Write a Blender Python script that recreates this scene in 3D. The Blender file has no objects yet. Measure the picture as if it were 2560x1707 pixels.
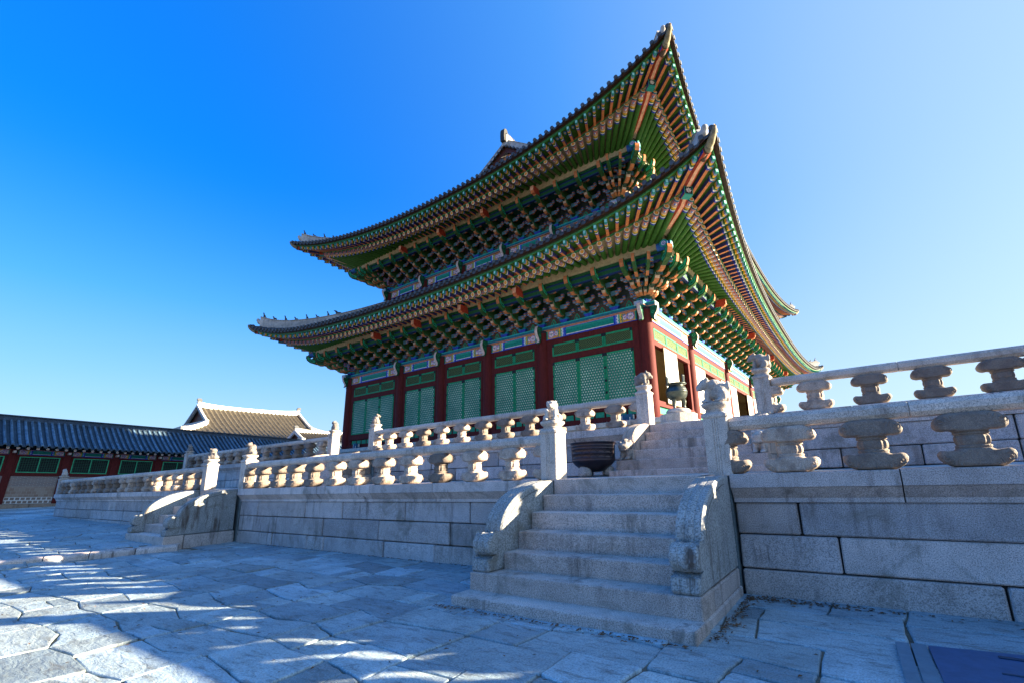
import bpy, bmesh, math, random
from mathutils import Vector, Matrix
R = math.radians
random.seed(7)
scene = bpy.context.scene
COL = scene.collection

# ------------------------------------------------------------------ camera
def set_camera():
    yaw, pitch, roll = R(-32.514), R(13.624), R(-2.168)
    fw = Vector((math.sin(yaw)*math.cos(pitch), math.cos(yaw)*math.cos(pitch), math.sin(pitch)))
    rt = Vector((math.cos(yaw), -math.sin(yaw), 0))
    up = rt.cross(fw)
    r2 = rt*math.cos(roll)+up*math.sin(roll)
    u2 = up*math.cos(roll)-rt*math.sin(roll)
    cd = bpy.data.cameras.new('camera')
    co = bpy.data.objects.new('camera', cd)
    COL.objects.link(co)
    m = Matrix((r2, u2, -fw)).transposed().to_4x4()
    m.translation = Vector((4.035, -5.859, 1.448))
    co.matrix_world = m
    cd.sensor_width = 36
    cd.lens = 1129.967/2560*36
    cd.shift_x = -134.566/2560
    cd.shift_y = 54.488/2560
    cd.clip_start = .05
    cd.clip_end = 3000
    scene.camera = co
    scene.render.resolution_x = 1024
    scene.render.resolution_y = 682
set_camera()

# ------------------------------------------------------------------ light
SUN_AZ, SUN_EL = 57.0, 14.9          # azimuth from +y towards +x
def set_light():
    w = bpy.data.worlds.new('World')
    scene.world = w
    w.use_nodes = True
    nt = w.node_tree
    nt.nodes.clear()
    sky = nt.nodes.new('ShaderNodeTexSky')
    sky.sky_type = 'NISHITA'
    sky.sun_disc = False
    sky.sun_elevation = R(SUN_EL)
    sky.sun_rotation = R(SUN_AZ)
    sky.air_density = 1.0
    sky.dust_density = 2.0
    sky.ozone_density = 3.0
    hs = nt.nodes.new('ShaderNodeHueSaturation')
    hs.inputs['Saturation'].default_value = 1.42
    hs.inputs['Hue'].default_value = 0.506
    bg = nt.nodes.new('ShaderNodeBackground')
    bg.inputs['Strength'].default_value = 0.098
    out = nt.nodes.new('ShaderNodeOutputWorld')
    nt.links.new(sky.outputs[0], hs.inputs['Color'])
    # pale band of sky towards the horizon
    tc = nt.nodes.new('ShaderNodeTexCoord'); sp = nt.nodes.new('ShaderNodeSeparateXYZ')
    nt.links.new(tc.outputs['Generated'], sp.inputs[0])
    mr = nt.nodes.new('ShaderNodeMapRange'); mr.interpolation_type = 'SMOOTHSTEP'
    mr.inputs['From Min'].default_value = .55; mr.inputs['From Max'].default_value = -.05
    mr.inputs['To Min'].default_value = 0; mr.inputs['To Max'].default_value = .93
    nt.links.new(sp.outputs[2], mr.inputs['Value'])
    mx = nt.nodes.new('ShaderNodeMix'); mx.data_type = 'RGBA'
    mx.inputs[7].default_value = (1.30, 1.64, 2.02, 1)
    tn = nt.nodes.new('ShaderNodeMix'); tn.data_type = 'RGBA'; tn.blend_type = 'MULTIPLY'
    tn.inputs[0].default_value = 1; tn.inputs[7].default_value = (.60, .90, 1.10, 1)
    nt.links.new(hs.outputs[0], tn.inputs[6])
    # pale glow of thin haze around the sun
    dt = nt.nodes.new('ShaderNodeVectorMath'); dt.operation = 'DOT_PRODUCT'
    nt.links.new(tc.outputs['Generated'], dt.inputs[0])
    dt.inputs[1].default_value = (math.sin(R(SUN_AZ))*math.cos(R(SUN_EL)), math.cos(R(SUN_AZ))*math.cos(R(SUN_EL)), math.sin(R(SUN_EL)))
    m2 = nt.nodes.new('ShaderNodeMapRange'); m2.interpolation_type = 'SMOOTHSTEP'
    m2.inputs['From Min'].default_value = -.42; m2.inputs['From Max'].default_value = 1.0
    m2.inputs['To Min'].default_value = 0; m2.inputs['To Max'].default_value = .84
    nt.links.new(dt.outputs['Value'], m2.inputs['Value'])
    # combined = 1-(1-a)(1-b)
    i1 = nt.nodes.new('ShaderNodeMath'); i1.operation = 'SUBTRACT'; i1.inputs[0].default_value = 1; nt.links.new(mr.outputs[0], i1.inputs[1])
    i2 = nt.nodes.new('ShaderNodeMath'); i2.operation = 'SUBTRACT'; i2.inputs[0].default_value = 1; nt.links.new(m2.outputs[0], i2.inputs[1])
    i3 = nt.nodes.new('ShaderNodeMath'); i3.operation = 'MULTIPLY'; nt.links.new(i1.outputs[0], i3.inputs[0]); nt.links.new(i2.outputs[0], i3.inputs[1])
    i4 = nt.nodes.new('ShaderNodeMath'); i4.operation = 'SUBTRACT'; i4.inputs[0].default_value = 1; nt.links.new(i3.outputs[0], i4.inputs[1])
    rp = nt.nodes.new('ShaderNodeValToRGB'); el = rp.color_ramp.elements
    for _ in range(2): el.new(.5)
    for e_, (p_, c_) in zip(el, ((0, (.02, .31, 1.42)), (.33, (.22, .70, 1.68)), (.62, (.58, 1.02, 1.74)), (1, (1.20, 1.47, 1.78)))):
        e_.position = p_; e_.color = (*[v*.5 for v in c_], 1)
    sc = nt.nodes.new('ShaderNodeVectorMath'); sc.operation = 'SCALE'; sc.inputs['Scale'].default_value = 2.0
    nt.links.new(i4.outputs[0], rp.inputs[0]); nt.links.new(rp.outputs[0], sc.inputs[0]); nt.links.new(sc.outputs[0], mx.inputs[7])
    fm = nt.nodes.new('ShaderNodeMapRange'); fm.inputs['To Min'].default_value = .55; fm.inputs['To Max'].default_value = .93
    nt.links.new(i4.outputs[0], fm.inputs['Value'])
    nt.links.new(fm.outputs[0], mx.inputs[0]); nt.links.new(tn.outputs[2], mx.inputs[6])
    nt.links.new(mx.outputs[2], bg.inputs['Color'])
    nt.links.new(bg.outputs[0], out.inputs['Surface'])
    ld = bpy.data.lights.new('sun', 'SUN')
    ld.energy = 5.0
    ld.angle = R(0.53)
    ld.color = (1.0, .84, .60)
    lo = bpy.data.objects.new('sun', ld)
    COL.objects.link(lo)
    d = Vector((math.sin(R(SUN_AZ))*math.cos(R(SUN_EL)), math.cos(R(SUN_AZ))*math.cos(R(SUN_EL)), math.sin(R(SUN_EL))))
    lo.rotation_euler = d.to_track_quat('Z', 'Y').to_euler()
    vs = scene.view_settings
    vs.view_transform = 'Standard'
    vs.look = 'None'
    vs.exposure = 2.55
    vs.gamma = 1
set_light()

# ------------------------------------------------------------------ materials
class NT:
    def __init__(s, name):
        s.mat = bpy.data.materials.new(name)
        s.mat.use_nodes = True
        s.t = s.mat.node_tree
        s.t.nodes.clear()
        s.b = s.n('ShaderNodeBsdfPrincipled')
        o = s.n('ShaderNodeOutputMaterial')
        s.l(s.b.outputs[0], o.inputs[0])
    def n(s, t, **k):
        x = s.t.nodes.new(t)
        for a, b in k.items():
            if a in ('operation', 'blend_type', 'data_type', 'attribute_name', 'feature', 'distance', 'wave_type', 'bands_direction', 'noise_dimensions', 'clamp'): setattr(x, a, b)
        return x
    def l(s, a, b): s.t.links.new(a, b)
    def put(s, sock, v):
        if hasattr(v, 'links'): s.l(v, sock)
        else: sock.default_value = v
    def m(s, op, a, b=0.0, c=None):
        x = s.n('ShaderNodeMath', operation=op)
        s.put(x.inputs[0], a); s.put(x.inputs[1], b)
        if c is not None: s.put(x.inputs[2], c)
        return x.outputs[0]
    def noise(s, vec, scale, detail=3, rough=.55, dist=0.0):
        x = s.n('ShaderNodeTexNoise')
        if vec is not None: s.l(vec, x.inputs['Vector'])
        x.inputs['Scale'].default_value = scale
        x.inputs['Detail'].default_value = detail
        x.inputs['Roughness'].default_value = rough
        x.inputs['Distortion'].default_value = dist
        return x.outputs[0]
    def ramp(s, f, stops):
        x = s.n('ShaderNodeValToRGB')
        s.l(f, x.inputs[0])
        e = x.color_ramp.elements
        while len(e) < len(stops): e.new(.5)
        for el, (p, c) in zip(e, stops):
            el.position = p
            el.color = (c, c, c, 1) if not hasattr(c, '__len__') else (*c, 1)
        return x.outputs[0]
    def mix(s, f, a, b, mode='MIX'):
        x = s.n('ShaderNodeMix', data_type='RGBA', blend_type=mode)
        s.put(x.inputs[0], f)
        s.put(x.inputs[6], a if hasattr(a, 'links') else (*a, 1))
        s.put(x.inputs[7], b if hasattr(b, 'links') else (*b, 1))
        return x.outputs[2]
    def pos(s, scale=None):
        g = s.n('ShaderNodeNewGeometry')
        if not scale: return g.outputs['Position']
        v = s.n('ShaderNodeVectorMath', operation='MULTIPLY')
        s.l(g.outputs['Position'], v.inputs[0]); v.inputs[1].default_value = scale
        return v.outputs[0]
    def obj(s): return s.n('ShaderNodeTexCoord').outputs['Object']
    def xyz(s, v):
        x = s.n('ShaderNodeSeparateXYZ'); s.l(v, x.inputs[0]); return x.outputs
    def attr(s): return s.n('ShaderNodeAttribute', attribute_name='Col').outputs['Color']
    def bump(s, h, strength, dist=.01):
        x = s.n('ShaderNodeBump')
        x.inputs['Strength'].default_value = strength
        x.inputs['Distance'].default_value = dist
        s.l(h, x.inputs['Height']); s.l(x.outputs[0], s.b.inputs['Normal'])
    def done(s, col, rough=.8, metal=0.0, spec=None):
        s.put(s.b.inputs['Base Color'], col if hasattr(col, 'links') else (*col, 1))
        s.put(s.b.inputs['Roughness'], rough)
        s.b.inputs['Metallic'].default_value = metal
        if spec is not None: s.b.inputs['Specular IOR Level'].default_value = spec
        return s.mat

def granite(name, base=(.58, .50, .46), stain=.8, fine=1.0, streak=True, dark=(.10, .075, .06), rnd=.25, bump=.5):
    t = NT(name)
    p = t.pos()
    sp = t.ramp(t.noise(p, 95*fine, 2, .7), [(.38, .50), (.5, .97), (.62, 1.22)])
    med = t.ramp(t.noise(p, 3.2, 4, .6), [(.3, .8), (.7, 1.12)])
    c = t.mix(1.0, t.mix(1.0, base, sp, 'MULTIPLY'), med, 'MULTIPLY')
    c = t.mix(1.0, c, t.attr(), 'MULTIPLY')
    oi = t.n('ShaderNodeObjectInfo')
    rv = t.m('ADD', t.m('MULTIPLY', oi.outputs['Random'], rnd), 1.0-rnd*.5)
    cc = t.n('ShaderNodeCombineColor')
    for i in range(3): t.l(rv, cc.inputs[i])
    c = t.mix(1.0, c, cc.outputs[0], 'MULTIPLY')
    if streak:
        sv = t.ramp(t.noise(t.pos((5.0, 5.0, .55)), 1.6, 5, .65), [(.50, 0.0), (.66, 1.0)])
        sm = t.ramp(t.noise(p, 1.1, 3, .5), [(.46, 0.0), (.64, 1.0)])
        f = t.m('MULTIPLY', t.m('MULTIPLY', sv, sm), stain)
        c = t.mix(f, c, dark)
    ptc = t.ramp(t.noise(p, 2.1, 5, .75, .6), [(.54, 0.0), (.68, stain*.8)])
    c = t.mix(ptc, c, (dark[0]*1.6, dark[1]*1.9, dark[2]*1.8))
    h = t.noise(p, 130*fine, 3, .7)
    h2 = t.noise(p, 14, 3, .6)
    t.bump(t.m('ADD', h, t.m('MULTIPLY', h2, 1.5)), bump, .006)
    return t.done(c, .78)

def carved_stone(name, base):
    t = NT(name)
    o = t.obj()
    p = t.pos()
    oi = t.n('ShaderNodeObjectInfo')
    sp = t.ramp(t.noise(p, 110, 2, .7), [(.35, .6), (.65, 1.12)])
    vo = t.n('ShaderNodeTexVoronoi', feature='DISTANCE_TO_EDGE')
    dm = t.n('ShaderNodeVectorMath', operation='ADD')
    t.l(o, dm.inputs[0])
    nz = t.n('ShaderNodeTexNoise'); t.l(o, nz.inputs['Vector']); nz.inputs['Scale'].default_value = 6
    sc = t.n('ShaderNodeVectorMath', operation='SCALE'); t.l(nz.outputs['Color'], sc.inputs[0]); sc.inputs['Scale'].default_value = .35
    t.l(sc.outputs[0], dm.inputs[1])
    t.l(dm.outputs[0], vo.inputs['Vector'])
    vo.inputs['Scale'].default_value = 9
    gr = t.ramp(vo.outputs[0], [(0.0, 0.0), (.09, 1.0)])
    c = t.mix(1.0, base, sp, 'MULTIPLY')
    age = t.ramp(oi.outputs['Random'], [(.0, 1.08), (.32, .92), (.48, .50), (1.0, .38)])
    c = t.mix(1.0, c, age, 'MULTIPLY')
    pt = t.ramp(t.noise(p, 5, 5, .7), [(.45, 0.0), (.7, .75)])
    c = t.mix(pt, c, (.12, .085, .07))
    c = t.mix(t.m('MULTIPLY', t.m('SUBTRACT', 1.0, gr), .07), c, (.10, .075, .06))
    t.bump(t.m('ADD', t.m('MULTIPLY', gr, .30), t.m('ADD', t.m('MULTIPLY', t.noise(o, 22, 4, .6, 1.2), 1.6), t.m('MULTIPLY', t.noise(p, 90, 3, .7), .35))), .75, .012)
    return t.done(c, .8)

def paint_mat(name, rough=.55, worn=.35, bump=.15):
    t = NT(name)
    p = t.pos()
    v = t.ramp(t.noise(p, 9, 4, .65), [(.3, 1.0-worn), (.65, 1.1)])
    c = t.mix(1.0, t.attr(), v, 'MULTIPLY')
    t.bump(t.noise(p, 60, 3, .6), bump, .004)
    return t.done(c, rough, 0.0, .22)

def wood_red():
    t = NT('red_painted_wood')
    p = t.pos((3, 3, .4))
    v = t.ramp(t.noise(p, 6, 5, .7), [(.3, .62), (.7, 1.25)])
    c = t.mix(1.0, t.mix(1.0, (.105, .013, .011), v, 'MULTIPLY'), t.attr(), 'MULTIPLY')
    t.bump(t.noise(t.pos((6, 6, .3)), 14, 4, .7), .3, .01)
    return t.done(c, .75, 0.0, .2)

def tile_mat(name, base=(.045, .05, .058), moss=.4):
    t = NT(name)
    p = t.pos()
    v = t.ramp(t.noise(p, 2.8, 5, .75), [(.3, .55), (.7, 1.7)])
    c = t.mix(1.0, t.mix(1.0, base, v, 'MULTIPLY'), t.attr(), 'MULTIPLY')
    c = t.mix(t.ramp(t.noise(p, 6, 4, .7), [(.55, 0), (.75, moss)]), c, (.19, .16, .11))
    t.bump(t.noise(p, 30, 3, .6), .4, .01)
    return t.done(c, .7)

def plaster_mat(name, base=(.55, .53, .5)):
    t = NT(name)
    p = t.pos()
    v = t.ramp(t.noise(p, 3, 5, .7), [(.3, .6), (.62, 1.1)])
    c = t.mix(1.0, base, v, 'MULTIPLY')
    s = t.ramp(t.noise(t.pos((4, 4, .7)), 2.2, 5, .7), [(.5, 0), (.7, .6)])
    c = t.mix(s, c, (.12, .11, .10))
    t.bump(t.noise(p, 25, 4, .6), .3, .01)
    return t.done(c, .85)

def lattice_mat():
    # flower lattice: pale paper seen through round holes of a green lattice
    t = NT('green_flower_lattice')
    x, y, z = t.xyz(t.obj())
    a, b = .128, .222
    def dots(ox, oz):
        u = t.m('SUBTRACT', t.m('FRACT', t.m('ADD', t.m('DIVIDE', x, a), ox)), .5)
        w = t.m('SUBTRACT', t.m('FRACT', t.m('ADD', t.m('DIVIDE', z, b), oz)), .5)
        u = t.m('MULTIPLY', u, a); w = t.m('MULTIPLY', w, b)
        return t.m('SQRT', t.m('ADD', t.m('MULTIPLY', u, u), t.m('MULTIPLY', w, w)))
    d = t.m('MINIMUM', dots(0, 0), dots(.5, .5))
    hole = t.m('LESS_THAN', d, .031)
    def lines(ang, off):
        q = t.m('ADD', t.m('MULTIPLY', x, math.cos(ang)), t.m('MULTIPLY', z, math.sin(ang)))
        f = t.m('ABSOLUTE', t.m('SUBTRACT', t.m('FRACT', t.m('ADD', t.m('DIVIDE', q, .111), off)), .5))
        return f
    e = t.m('MINIMUM', t.m('MINIMUM', lines(R(30), 0), lines(R(150), 0)), lines(0, 0))
    bar = t.m('LESS_THAN', e, .13)
    nz = t.ramp(t.noise(t.pos(), 1.3, 3, .5), [(.35, .55), (.7, 1.15)])
    green = t.mix(bar, (.004, .06, .034), (.012, .22, .12))
    paper = t.mix(1.0, (.62, .66, .46), nz, 'MULTIPLY')
    c = t.mix(hole, green, paper)
    t.bump(t.m('SUBTRACT', bar, hole), .5, .02)
    return t.done(c, .6)

def diamond_mat(name, line, back, pitch=.095, diag=True, w=.2):
    t = NT(name)
    x, y, z = t.xyz(t.obj())
    if diag:
        p = t.m('ADD', x, z); q = t.m('SUBTRACT', x, z)
    else: p, q = x, z
    def ln(v): return t.m('ABSOLUTE', t.m('SUBTRACT', t.m('FRACT', t.m('DIVIDE', v, pitch)), .5))
    e = t.m('MINIMUM', ln(p), ln(q))
    bar = t.m('LESS_THAN', e, w*.5)
    c = t.mix(bar, back, line)
    t.bump(bar, .6, .02)
    return t.done(c, .7, 0.0, .2)

def flag_mat():
    t = NT('worn_flagstone')
    p = t.pos()
    sp = t.ramp(t.noise(p, 70, 3, .7), [(.34, .55), (.5, .95), (.68, 1.15)])
    big = t.ramp(t.noise(p, 1.3, 5, .6), [(.3, .7), (.7, 1.15)])
    c = t.mix(1.0, t.mix(1.0, (.37, .465, .50), sp, 'MULTIPLY'), big, 'MULTIPLY')
    c = t.mix(1.0, c, t.attr(), 'MULTIPLY')
    c = t.mix(t.ramp(t.noise(t.pos((1.5, 5, 1)), 2.2, 6, .75, .8), [(.50, 0), (.66, .7)]), c, (.10, .10, .09))
    a = t.noise(t.pos((2.0, 6.0, 1)), 2.0, 6, .62, .5)
    b = t.noise(p, 40, 4, .65)
    t.bump(t.m('ADD', t.m('MULTIPLY', a, 1.6), t.m('MULTIPLY', b, .25)), .45, .03)
    return t.done(c, .72)

def soil_mat():
    t = NT('sandy_soil')
    p = t.pos()
    c = t.ramp(t.noise(p, 5, 6, .75), [(.35, (.07, .06, .045)), (.65, (.24, .20, .14))])
    t.bump(t.noise(p, 60, 4, .7), .6, .01)
    return t.done(c, .95)

def metal_mat(name, base, rough=.45, metal=.7, var=.3):
    t = NT(name)
    p = t.pos()
    v = t.ramp(t.noise(p, 7, 5, .7), [(.3, 1-var), (.7, 1+var)])
    c = t.mix(1.0, t.mix(1.0, base, v, 'MULTIPLY'), t.attr(), 'MULTIPLY')
    t.bump(t.noise(p, 50, 3, .6), .2, .004)
    return t.done(c, rough, metal)

def brick_mat():
    t = NT('brick_and_stone_infill')
    x, y, z = t.xyz(t.obj())
    cv = t.n('ShaderNodeCombineXYZ'); t.l(x, cv.inputs[0]); t.l(z, cv.inputs[1])
    def br(w, h, mort, c1, c2, cm):
        b = t.n('ShaderNodeTexBrick')
        t.l(cv.outputs[0], b.inputs['Vector'])
        b.inputs['Scale'].default_value = 1
        b.inputs['Brick Width'].default_value = w
        b.inputs['Row Height'].default_value = h
        b.inputs['Mortar Size'].default_value = mort
        b.inputs['Color1'].default_value = (*c1, 1); b.inputs['Color2'].default_value = (*c2, 1); b.inputs['Mortar'].default_value = (*cm, 1)
        return b.outputs[0]
    top = br(.36, .09, .012, (.26, .17, .13), (.20, .15, .13), (.36, .32, .29))
    mid = br(.26, .23, .008, (.27, .17, .12), (.34, .25, .19), (.38, .32, .27))
    low = br(.27, .24, .035, (.20, .14, .11), (.26, .19, .15), (.62, .6, .57))
    c = t.mix(t.m('GREATER_THAN', z, 1.25), mid, top)
    c = t.mix(t.m('LESS_THAN', z, .48), c, low)
    return t.done(c, .85)

M = dict(
    granite=granite('weathered_granite'),
    step=granite('step_granite', (.52, .455, .42), .75, .9, bump=.6),
    rail=granite('rail_granite', (.56, .49, .43), .75, 1.0),
    cheek=granite('lichened_granite', (.33, .34, .33), 1.2, .6, bump=.9),
    carved=carved_stone('carved_stone', (.58, .46, .37)),
    lion=carved_stone('carved_lion_stone', (.66, .58, .51)),
    paint=paint_mat('painted_wood'),
    wood=wood_red(),
    tile=tile_mat('clay_roof_tile'),
    tileb=tile_mat('blue_grey_roof_tile', (.05, .09, .13), .08),
    plaster=plaster_mat('weathered_lime_plaster', (.46, .45, .43)),
    white=plaster_mat('white_lime_plaster', (.66, .64, .60)),
    lattice=lattice_mat(),
    transom=diamond_mat('green_diamond_lattice', (.12, .19, .06), (.025, .035, .018)),
    grid=diamond_mat('green_square_lattice', (.03, .10, .06), (.008, .010, .010), .13, False, .16),
    flag=flag_mat(), soil=soil_mat(), brick=brick_mat(),
    iron=metal_mat('dark_cast_iron', (.038, .028, .034), .34, .6),
    bronze=metal_mat('aged_bronze', (.09, .10, .085), .38, .8),
    steel=metal_mat('blue_grey_steel', (.13, .24, .36), .5, .3, .2),
)
# paint colours
GREEN = (.045, .135, .018); DKG = (.008, .055, .028); TEAL = (.01, .27, .20); LTEAL = (.05, .30, .26)
BLUE = (.02, .055, .42); LBLUE = (.10, .20, .62); WHITE = (.78, .74, .68); ORANGE = (.80, .24, .09)
YEL = (.78, .40, .03); PINK = (.58, .30, .17); REDB = (.20, .03, .02); CREAM = (.62, .50, .30)
YG = (.07, .23, .03); BROWN = (.05, .022, .014); NAVY = (.012, .03, .10)

# ------------------------------------------------------------------ mesh builder
class MB:
    def __init__(s): s.v = []; s.f = []; s.c = []; s.q = []
    def face(s, idx, col=(1, 1, 1)): s.f.append(tuple(idx)); s.c.append(col)
    def pt(s, p): s.v.append(tuple(p)); return len(s.v)-1
    def quad(s, a, b, c, d, col=(1, 1, 1)):
        i = len(s.v); s.v += [tuple(a), tuple(b), tuple(c), tuple(d)]; s.face((i, i+1, i+2, i+3), col)
    def box(s, x0, y0, z0, x1, y1, z1, col=(1, 1, 1), cols=None):
        i = len(s.v)
        for z in (z0, z1):
            for (x, y) in ((x0, y0), (x1, y0), (x1, y1), (x0, y1)): s.v.append((x, y, z))
        F = [(0, 3, 2, 1), (4, 5, 6, 7), (0, 1, 5, 4), (1, 2, 6, 5), (2, 3, 7, 6), (3, 0, 4, 7)]  # bottom top -y +x +y -x
        for k, f in enumerate(F): s.face([i+j for j in f], cols.get(k, col) if cols else col)
    def cbox(s, x0, y0, z0, x1, y1, z1, b=.012, col=(1, 1, 1), jit=0.0, top=None):
        # chamfered box
        ids = {}
        for sx in (0, 1):
            for sy in (0, 1):
                for sz in (0, 1):
                    jx, jy, jz = [random.uniform(-jit, jit) for _ in range(3)]
                    X = (x0, x1)[sx]+jx; Y = (y0, y1)[sy]+jy; Z = (z0, z1)[sz]+jz
                    dx = b*(1-2*sx); dy = b*(1-2*sy); dz = b*(1-2*sz)
                    ids[sx, sy, sz] = (s.pt((X, Y+dy, Z+dz)), s.pt((X+dx, Y, Z+dz)), s.pt((X+dx, Y+dy, Z)))
        g = lambda a, b_, c, k: ids[a, b_, c][k]
        for k in (0, 1): s.face([g(k, 0, 0, 0), g(k, 1, 0, 0), g(k, 1, 1, 0), g(k, 0, 1, 0)], col)
        for k in (0, 1): s.face([g(0, k, 0, 1), g(1, k, 0, 1), g(1, k, 1, 1), g(0, k, 1, 1)], col)
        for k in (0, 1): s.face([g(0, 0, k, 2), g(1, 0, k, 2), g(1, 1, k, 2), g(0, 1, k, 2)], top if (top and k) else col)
        for a in (0, 1):
            for c in (0, 1):
                s.face([g(a, 0, c, 0), g(a, 1, c, 0), g(a, 1, c, 2), g(a, 0, c, 2)], col)
                s.face([g(a, c, 0, 0), g(a, c, 1, 0), g(a, c, 1, 1), g(a, c, 0, 1)], col)
                s.face([g(0, a, c, 1), g(1, a, c, 1), g(1, a, c, 2), g(0, a, c, 2)], col)
        for k, t in ids.items(): s.face(t, col)
    def prism(s, pts, fn, t0, t1, side=(1, 1, 1), cap=(1, 1, 1), edgecols=None):
        n = len(pts); i = len(s.v)
        for t in (t0, t1):
            for p in pts: s.v.append(tuple(fn(p[0], p[1], t)))
        s.face([i+k for k in range(n)], cap); s.face([i+n+k for k in reversed(range(n))], cap)
        for k in range(n):
            c = edgecols[k] if edgecols else side
            s.face((i+k, i+(k+1) % n, i+n+(k+1) % n, i+n+k), c)
    def loft(s, rings, cols=None, cap=True, closed=True, capcol=(1, 1, 1)):
        n = len(rings[0]); i = len(s.v)
        for r in rings: s.v += [tuple(p) for p in r]
        for j in range(len(rings)-1):
            c = cols[j] if cols else (1, 1, 1)
            for k in range(n if closed else n-1):
                a = i+j*n+k; b = i+j*n+(k+1) % n
                cc = c(k) if callable(c) else c
                s.face((a, b, b+n, a+n), cc)
        if cap:
            s.face([i+k for k in range(n)], capcol); s.face([i+(len(rings)-1)*n+k for k in reversed(range(n))], capcol)
    def lathe(s, prof, n=24, c=(0, 0, 0), cols=None, cap=True):
        rings = []
        for r, z in prof: rings.append([(c[0]+r*math.cos(2*math.pi*k/n), c[1]+r*math.sin(2*math.pi*k/n), c[2]+z) for k in range(n)])
        s.loft(rings, cols, cap)
    def add(s, o, mtx):
        i = len(s.v)
        s.v += [tuple(mtx @ Vector(p)) for p in o.v]
        s.f += [tuple(i+k for k in f) for f in o.f]
        s.c += o.c
    def mesh(s, name, mat, smooth=False):
        me = bpy.data.meshes.new(name)
        me.from_pydata(s.v, [], s.f)
        at = me.color_attributes.new('Col', 'FLOAT_COLOR', 'CORNER')
        buf = []
        for f, c in zip(s.f, s.c): buf += [c[0], c[1], c[2], 1.0]*len(f)
        at.data.foreach_set('color', buf)
        me.materials.append(M[mat] if isinstance(mat, str) else mat)
        if smooth: me.polygons.foreach_set('use_smooth', [True]*len(s.f))
        me.update()
        return me
def link(name, me, parent=None, mtx=None, loc=None, rz=0.0):
    o = bpy.data.objects.new(name, me); COL.objects.link(o)
    if mtx is not None: o.matrix_basis = mtx
    elif loc is not None:
        o.location = loc; o.rotation_euler = (0, 0, rz)
    if parent: o.parent = parent
    return o
def part(name, mb, mat, parent, smooth=False, **k): return link(name, mb.mesh(name, mat, smooth), parent, **k)
def thing(name, label, cat, loc=(0, 0, 0), rz=0, group=None, kind=None):
    o = bpy.data.objects.new(name, None); COL.objects.link(o)
    o.empty_display_size = .2
    o.location = loc; o.rotation_euler = (0, 0, rz)
    tag(o, label, cat, group, kind)
    return o
def tag(o, label=None, cat=None, group=None, kind=None):
    if label: o['label'] = label
    if cat: o['category'] = cat
    if group: o['group'] = group
    if kind: o['kind'] = kind
    return o
def ellip(c, r, rot=None, sub=2):
    bm = bmesh.new()
    m = Matrix.Translation(c)
    if rot: m = m @ Matrix.Rotation(R(rot[0]), 4, 'X') @ Matrix.Rotation(R(rot[1]), 4, 'Y') @ Matrix.Rotation(R(rot[2]), 4, 'Z')
    m = m @ Matrix.Diagonal((*r, 1))
    bmesh.ops.create_icosphere(bm, subdivisions=sub, radius=1, matrix=m)
    return bm
def sculpt(name, els, voxel, mat, smooth_it=3):
    """one continuous body grown from blended ellipsoids"""
    full = bmesh.new()
    for e in els:
        b = ellip(*e)
        tmp = bpy.data.meshes.new('tmp'); b.to_mesh(tmp); b.free()
        full.from_mesh(tmp); bpy.data.meshes.remove(tmp)
    me = bpy.data.meshes.new('tmp'); full.to_mesh(me); full.free()
    ob = bpy.data.objects.new('tmp', me); COL.objects.link(ob)
    rm = ob.modifiers.new('r', 'REMESH'); rm.mode = 'VOXEL'; rm.voxel_size = voxel
    sm = ob.modifiers.new('s', 'SMOOTH'); sm.iterations = smooth_it; sm.factor = .5
    dg = bpy.context.evaluated_depsgraph_get(); dg.update()
    res = bpy.data.meshes.new_from_object(ob.evaluated_get(dg))
    bpy.data.objects.remove(ob); bpy.data.meshes.remove(me)
    res.name = name
    res.materials.clear(); res.materials.append(M[mat])
    res.polygons.foreach_set('use_smooth', [True]*len(res.polygons))
    at = res.color_attributes.new('Col', 'FLOAT_COLOR', 'CORNER')
    at.data.foreach_set('color', [1.0]*(4*len(res.loops)))
    return res

# ------------------------------------------------------------------ key dimensions (metres, from the photograph)
H1, H2 = 1.364, 2.417          # lower and upper terrace floors
Y2 = 3.50                      # face of the upper tier cap
ZL = [.103, .304, .507, .718, .935, 1.149, 1.364]
TR = .29
# ------------------------------------------------------------------ ground
def ground_z(x, y):
    if x > -11.0: return 0.0
    return .12 + (-11.0-x)*.0085
def build_ground():
    mb = MB()
    mb.quad((-400, -400, -.022), (400, -400, -.022), (400, 400, -.022), (-400, 400, -.022), (.8, .8, .8))
    part('ground', mb, 'soil', None)['kind'] = 'structure'
    # raised bed under the raised pavement
    mb = MB()
    pts = [(-120, 0), (-31, 0), (-11.0, 0)]
    prev = None
    for x in (-120, -60, -31, -20, -11.2):
        z = ground_z(x, 0)-.020
        if prev: mb.quad((prev[0], -60, prev[1]), (x, -60, z), (x, 60, z), (prev[0], 60, prev[1]), (.8, .8, .8))
        prev = (x, z)
    mb.quad((-11.2, -60, -.08), (-11.2, 60, -.08), (-11.2, 60, prev[1]), (-11.2, -60, prev[1]))
    part('raised_ground', mb, 'soil', None)['kind'] = 'structure'
def slab_poly(quad, rnd, gap, kerf):
    """irregular worn outline inside a polygon"""
    n = len(quad)
    cx = sum(p[0] for p in quad)/n; cy = sum(p[1] for p in quad)/n
    out = []
    for k in range(n):
        a = quad[k]; b = quad[(k+1) % n]
        for t in ((.035, .3, .5, .7, .965) if n == 4 else (.05, .5, .95)):
            x = a[0]+(b[0]-a[0])*t; y = a[1]+(b[1]-a[1])*t
            dx, dy = cx-x, cy-y; L = math.hypot(dx, dy)
            g = gap+kerf*rnd.random()**2
            out.append((x+dx/L*g, y+dy/L*g))
    return out
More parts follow.
